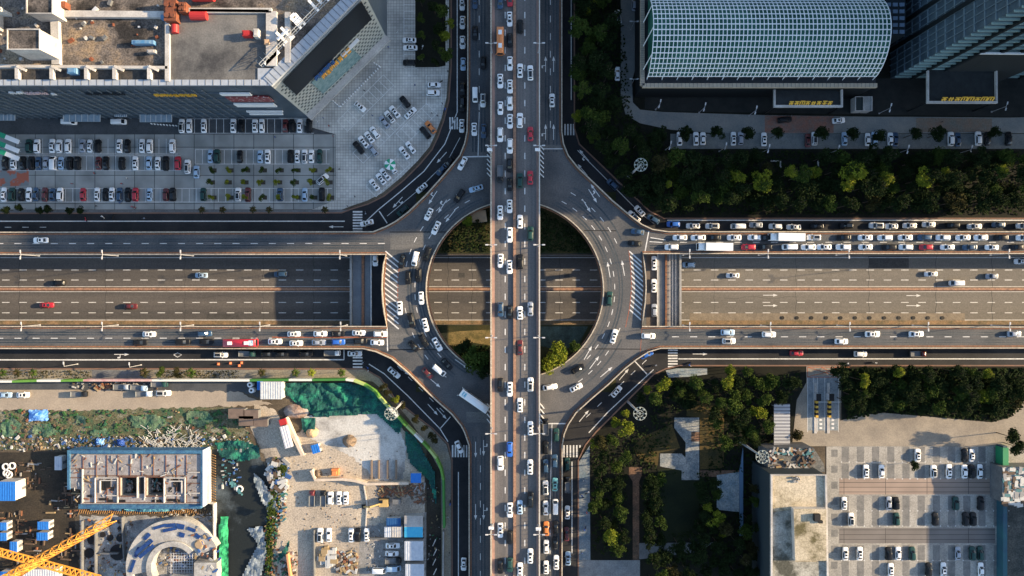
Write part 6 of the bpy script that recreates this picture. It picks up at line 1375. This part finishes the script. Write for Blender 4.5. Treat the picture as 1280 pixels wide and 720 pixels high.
for k, (x, y, r_, h, mi) in enumerate(((739, 7, 12, 9, 2), (745, 46, 12, 9, 1), (722, 142, 10, 8, 2), (742, 170, 11, 8, 1), (757, 184, 9, 7, 1), (1076, 212, 20, 15, 2), (1063, 228, 13, 13, 2), (993, 214, 11, 13, 2), (956, 222, 17, 14, 2), (923, 222, 13, 13, 2), (1113, 224, 12, 13, 2), (1160, 222, 14, 13, 2), (1186, 214, 8, 12, 2), (837, 229, 6, 12, 2), (1258, 210, 7, 12, 2), (1128, 466, 9, 11, 2), (1239, 467, 8, 10, 2), (916, 463, 9, 10, 2), (936, 464, 9, 9, 1), (850, 490, 8, 9, 1), (920, 512, 15, 11, 1), (880, 492, 9, 9, 1), (942, 545, 10, 10, 1), (771, 530, 8, 9, 2), (1212, 492, 8, 11, 1), (1260, 504, 6, 9, 2), (1083, 495, 7, 11, 1), (811, 488, 7, 8, 2), (782, 518, 7, 8, 2), (744, 554, 8, 8, 2), (886, 634, 8, 9, 2), (905, 668, 6, 6, 2))):
    tree(x, y, r_, h, mi, f'lit yellow green tree catching the sun, {ORD[k] if k < 26 else k + 1} of the bright ones counted down the wood' if False else ('sunlit yellow green tree' if mi == 2 else 'sunlit mid green tree') + ' near ' + ['the top edge beside the raised road', 'the raised road, upper right', 'the zebra crossing, top right', 'the slip road, higher of two', 'the slip road, lower of two', 'the middle of the dense wood, largest', 'the largest bright one, just below it', 'the pale L shaped kerbs in the wood', 'the middle of the wood, left of the L shaped kerbs', 'the left part of the wood, facing the jammed road', 'the right of the largest bright one', 'the right half of the dense wood, broad', 'the parking strip in the right half', 'the round mast light in the wood', 'the far right of the dense wood', 'the lower raised road above the car park, left', 'the lower raised road above the car park, right', 'the lower right street, pale one', 'the lower right street, greener one', 'the teal lay-by', 'the pale park paving, round crown', 'the middle park clearing', 'the scrap covered shed', 'the park mast light', 'the car park wood middle', 'the car park wood right end', 'the car park wood left end', 'the slip road corner of the park', 'the curved street beside the park mast', 'the lower zebra crossing', 'the tiled terrace', 'the bottom of the blue canal wall'][k], 'sunlit trees')  # their sunlit look is put into the brighter leaf colour
for k, x in enumerate((826, 860, 898, 937, 975, 1031, 1070, 1103, 1147, 1178, 1247)): tree(x, 166 + rnd.uniform(-2, 2), rnd.uniform(10.5, 13), 8, 0, f'{ORD[k]} dark round tree from the left between the parked cars below the service road', 'trees along the parking strip')
SP = []
for row_, y in enumerate((212, 227, 246)):
    for k in range(8): SP.append((263 + 21 * k - row_ % 2 * 2, y, row_, k))
for x, y, a, k in SP: tree(x, y, 5.5, 4, 2 if rnd.random() < .6 else 1, f'{ORD[k]} small green tree from the left in the {("upper", "middle", "lower")[a]} tree row of the left lot', 'small trees in the left parking lot', 'street_tree', .13)
SQ = MB()
for x, y, a, k in SP: p = W(x + 5, y + 1, .14); SQ.box((p.x, p.y, .145), (1.5, 1.4, .03))
struct(SQ, 'tree_pits', mat('pit_soil', (.05, .045, .035), .9))
for k, x in enumerate((4, 20, 46, 56, 84, 98)): tree(x, 261 + rnd.uniform(-2, 2), 6.5, 4.5, 0, f'{ORD[k]} dark bush from the left on the pavement below the left lot', 'bushes on the pavement', 'shrub', .12, 'bush')
for k, x in enumerate((252, 278, 316, 336, 406)): tree(x, 262, 5.5, 5, 3, f'{ORD[k]} small palm from the left on the pavement below the left lot', 'palms on the upper pavement', 'palm_tree', .12, 'palm')
for k, x in enumerate((3, 21, 41, 180, 199, 219, 238, 327, 369, 389, 427)): tree(x, 466, 8 if 170 < x < 250 else 6.5, 5.5, 2 if k in (9,) else 3 if k % 2 else 1, f'{ORD[k]} palm from the left on the strip above the site hoarding', 'palms above the hoarding', 'palm_tree' if k not in (4, 5) else 'street_tree', .13, 'palm' if k not in (4, 5) else 'tree')
for k, (x, y) in enumerate(((478, 484), (484, 491), (493, 500), (501, 508), (530, 536), (540, 545), (543, 551), (519, 524))): tree(x, y, 7, 5.5, 2 if k in (2,) else 3, f'{ORD[k]} small tree from the top along the strip outside the hoarding bend', 'small trees outside the hoarding bend', 'street_tree', .13)
for k, (x, y, r_, mi) in enumerate(((525, 20, 8, 1), (527, 43, 7, 1), (526, 70, 7, 1), (552, 12, 13, 1), (548, 33, 12, 0), (556, 42, 9, 2), (563, 28, 8, 2), (557, 66, 12, 1), (545, 55, 9, 0), (541, 5, 9, 0), (524, -4, 9, 0), (556, -14, 12, 1), (544, 76, 7, 0))): tree(x, y, r_, 6 if r_ < 9 else 8, mi, f'{("small" if r_ < 9 else "broad")} {("dark", "green", "yellow green")[mi]} tree, {ORD[k]} in the strip left of the narrow lane, top', 'trees in the strip beside the narrow lane', 'street_tree' if r_ < 9 else 'broadleaf_tree', .15)
for x, y, k in ((352, 588, 0), (338, 640, 1), (336, 690, 2), (1145, 583, 3), (1000, 546, 4), (1270, 548, 5), (1276, 560, 6)):
    tree(x, y, (8, 7, 6, 8, 9, 14, 12)[k], (4, 4, 3, 5, 4, 9, 8)[k], (1, 1, 1, 0, 3, 0, 0)[k], ('low green shrub at the top of the channel bank', 'low green shrub in the middle of the channel bank', 'low green shrub at the bottom of the channel bank', 'small dark tree between the first two rows of the beige car park', 'rusty brown shrub right of the striped shelter', 'dark tree at the right edge above the beige car park', 'second dark tree at the right edge above the beige car park')[k], None, 'shrub' if k < 3 else 'broadleaf_tree', .08, 'bush' if k < 3 else 'tree')
# low undergrowth masses
def scrub(name, P, n, smin, smax, mi, zb=.05, avoid=()):
    m = MB(); xs = [p[0] for p in P]; ys = [p[1] for p in P]; k = 0
    while k < n:
        x, y = rnd.uniform(min(xs), max(xs)), rnd.uniform(min(ys), max(ys))
        if not inpoly(x, y, P): continue
        k += 1
        if any(inpoly(x, y, q) for q in avoid): continue
        p = W(x, y, 0); s = rnd.uniform(smin, smax); u = Vector((rnd.uniform(-1, 1), rnd.uniform(-1, 1), rnd.uniform(-.4, .4))).normalized() * s; w = u.cross(Vector((rnd.uniform(-1, 1), rnd.uniform(-1, 1), 1))).normalized() * s * .7; c = Vector((p.x, p.y, zb + s * .7 + rnd.uniform(0, .5))); m.quad(c - u, c - w, c + u, c + w)
    tag(m.build(name, LEAF[mi]), kind='stuff')
scrub('park_undergrowth', [(740, 560), (840, 480), (1000, 466), (960, 590), (950, 720), (740, 690)], 5000, .25, .6, 0, avoid=avoid + [[(784, 582), (804, 582), (804, 700), (784, 700)]])
scrub('wood_undergrowth', [(722, 0), (775, 0), (790, 150), (840, 188), (1280, 190), (1280, 268), (840, 268), (724, 165)], 7000, .25, .6, 0)
scrub('channel_bank_plants', [(346, 570), (354, 600), (344, 660), (338, 719), (332, 719), (334, 650), (340, 600)], 900, .2, .5, 1)
scrub('verge_plants', [(0, 463), (115, 463), (115, 473), (0, 473)], 300, .15, .35, 3, .13); scrub('verge_plants', [(200, 463), (300, 463), (300, 473), (200, 473)], 350, .15, .35, 3, .13)
scrub('opening_plants', [(545, 290), (612, 262), (612, 315), (545, 315)], 900, .2, .5, 0); scrub('opening_plants', [(676, 262), (735, 300), (745, 315), (676, 315)], 900, .2, .5, 0); scrub('opening_plants', [(560, 432), (612, 432), (612, 470), (600, 470)], 900, .2, .5, 0)
m = MB(); m.box((0, 0, 1.5), (L(18), L(13), 3), R(8)); m.box((0, 0, 3.05), (L(19), L(14), .15), R(8), 1); tag(m.build('hut', [conc, mat('hut_tan', (.52, .36, .22), .85, (.4, .28, .18), .5)], loc=W(599, 272, .02)), 'tan roofed hut beside the overpass in the roundabout opening', 'hut')
# pale angular kerbs in the wood
for k, (pts) in enumerate(([(963, 201.5), (975, 201.5), (975, 210)], [(1030, 201.5), (1022, 201.5), (1022, 224)])): ywall(pts, ('left' if k == 0 else 'right') + ' pale L shaped kerb in the dark wood', .4, .6, conc_w, 'kerb', 'kerb', .03)
# ------------------------------------------------------------------ people
def person_mesh():
    me = bpy.data.meshes.new('p'); V = [(0, 0, .92), (0, 0, 1.15), (0, 0, 1.42), (0, 0, 1.54), (.02, 0, 1.68), (0, .10, .88), (.08, .11, .48), (-.02, .11, .07), (.14, .11, .04), (0, -.10, .88), (-.06, -.11, .48), (-.2, -.11, .08), (-.06, -.11, .04), (0, .2, 1.4), (-.04, .26, 1.12), (.1, .27, .88), (0, -.2, 1.4), (.06, -.26, 1.12), (.16, -.27, .9)]
    E = [(0, 1), (1, 2), (2, 3), (3, 4), (0, 5), (5, 6), (6, 7), (7, 8), (0, 9), (9, 10), (10, 11), (11, 12), (2, 13), (13, 14), (14, 15), (2, 16), (16, 17), (17, 18)]
    RD = [.14, .14, .15, .06, .11, .09, .065, .045, .04, .09, .065, .045, .04, .07, .045, .035, .07, .045, .035]
    me.from_pydata(V, E, []); o = bpy.data.objects.new('p', me); COL.objects.link(o); md = o.modifiers.new('s', 'SKIN'); o.modifiers.new('b', 'SUBSURF').levels = 1
    for v, r_ in zip(me.skin_vertices[0].data, RD): v.radius = (r_, r_)
    me.skin_vertices[0].data[0].use_root = True
    bpy.context.view_layer.update(); dg = bpy.context.evaluated_depsgraph_get(); out = bpy.data.meshes.new_from_object(o.evaluated_get(dg)); bpy.data.objects.remove(o)
    out.materials.clear(); out.materials.append(white); out.materials.append(mat('trousers', (.02, .025, .04), .9)); out.materials.append(mat('skin_hair', (.05, .03, .02), .8))
    for p in out.polygons: z = p.center.z; p.material_index = 1 if z < .9 else 2 if z > 1.5 else 0; p.use_smooth = True
    return out
PM = person_mesh(); cloth = [('white', white), ('dark', mat('cloth_dark', (.03, .03, .04), .9)), ('red', mat('cloth_red', (.35, .05, .05), .9)), ('blue', mat('cloth_blue', (.05, .1, .3), .9)), ('grey', mat('cloth_grey', (.25, .25, .26), .9))]
spots = [(412, 158, 'beside the mall corner'), (417, 171, 'on the plaza edge near the left lot'), (405, 148, 'by the mall corner entrance'), (398, 153, 'close to the mall wall'), (443, 100, 'inside the slanted bollard line'), (428, 108, 'just inside the bollards'), (456, 114, 'at the bollard line'), (519, 107, 'walking alone across the plaza'), (466, 145, 'between plaza bay rows'), (547, 145, 'near the plaza kerb'), (540, 142, 'by the orange car'), (497, 42, 'right of the red mall edge'), (486, 60, 'at the mall top corner'), (425, 212, 'in the middle of the lower plaza'), (444, 246, 'at the plaza crossing'), (435, 258, 'by the zebra crossing'), (120, 217, 'on the lot driving lane'), (160, 223, 'on the lot driving lane, right'), (154, 230, 'below the lot driving lane'), (92, 184 + 46, 'near the lot lane left'), (122, 258, 'on the pavement under the lot'), (152, 254, 'pavement group, middle'), (170, 261, 'pavement group, right'), (345, 172, 'below the mall parking row'), (461, 463, 'at the lower left crossing'), (470, 455, 'waiting at the lower left crossing'), (820, 463, 'at the lower right crossing'), (862, 457, 'on the lower right street'), (729, 600, 'on the blue pavement, upper'), (733, 640, 'on the blue pavement, middle'), (727, 690, 'on the blue pavement, lower'), (560, 645, 'on the pavement beside the hoarding'), (562, 690, 'further down the pavement beside the hoarding'), (1175, 153, 'crossing the service road'), (988, 146, 'on the red brown patch of the service road'), (560, 90, 'beneath the strip trees'), (553, 130, 'by the kerb of the plaza')]
for k, (x, y, w_) in enumerate(spots):
    cn, cm = rnd.choice(cloth); o = bpy.data.objects.new('person', PM); COL.objects.link(o); o.location = W(x, y, .13); o.rotation_euler = (0, 0, rnd.uniform(0, 6.28)); o.material_slots[0].link = 'OBJECT'; o.material_slots[0].material = cm
    tag(o, f'person in a {cn} top and dark trousers {w_}', 'person', 'people on foot')
# motor scooters near the crossings
sm = MB(); sm.box((0, 0, .55), (1.1, .32, .35)); sm.tube((.65, -.05, .3), (.65, .05, .3), .3, n=12, mi=1); sm.tube((-.65, -.05, .3), (-.65, .05, .3), .3, n=12, mi=1); sm.bar((.45, 0, .5), (.6, 0, 1.05), .12); sm.bar((.58, -.32, 1.05), (.58, .32, 1.05), .07); sm.box((-.25, 0, .8), (.7, .3, .14), mi=1)
SM = sm.data('scooter', [white, black])
for k, (x, y) in enumerate(((457, 266), (455, 452), (459, 459), (862, 455), (1060, 455), (1092, 453), (548, 118), (551, 103), (556, 138), (525, 75), (528, 60), (728, 620), (734, 615), (731, 660), (563, 628), (168, 259), (108, 274), (142, 271), (180, 273), (130, 272), (818, 457))):
    o = bpy.data.objects.new('motor_scooter', SM); COL.objects.link(o); o.location = W(x, y, .13 if y not in (452, 459, 266, 455, 453) else .02); o.rotation_euler = (0, 0, rnd.uniform(0, 6.28)); o.material_slots[0].link = 'OBJECT'; pn = rnd.choice('wkrbs'); o.material_slots[0].material = PAINT[pn][1]
    tag(o, f'{PAINT[pn][0]} motor scooter, {ORD[k]} of those standing about the pavements and crossings', 'scooter', 'motor scooters')
print('trees', N_TREE)
t = thing('parasol', 'round green and white parasol tent over a parked car on the plaza', 'parasol', W(489, 207, .13)); 
m = MB(); m.tube((0, 0, 0), (0, 0, 2.6), .06, n=6); m.build('pole', pole_m, t)
m = MB()
for k in range(16): a, c = R(k * 22.5), R((k + 1) * 22.5); i = len(m.v); m.v += [(0, 0, 2.75), (1.9 * math.cos(a), 1.9 * math.sin(a), 2.2), (1.9 * math.cos(c), 1.9 * math.sin(c), 2.2)]; m.f.append((i, i + 1, i + 2)); m.m.append(k // 2 % 2)
m.build('canopy', [MATS['green_canvas'], white], t)
scrub('bank_undergrowth', [(1054, 460), (1290, 460), (1290, 498), (1262, 520), (1240, 526), (1106, 515), (1058, 524)], 4500, .3, .7, 0)
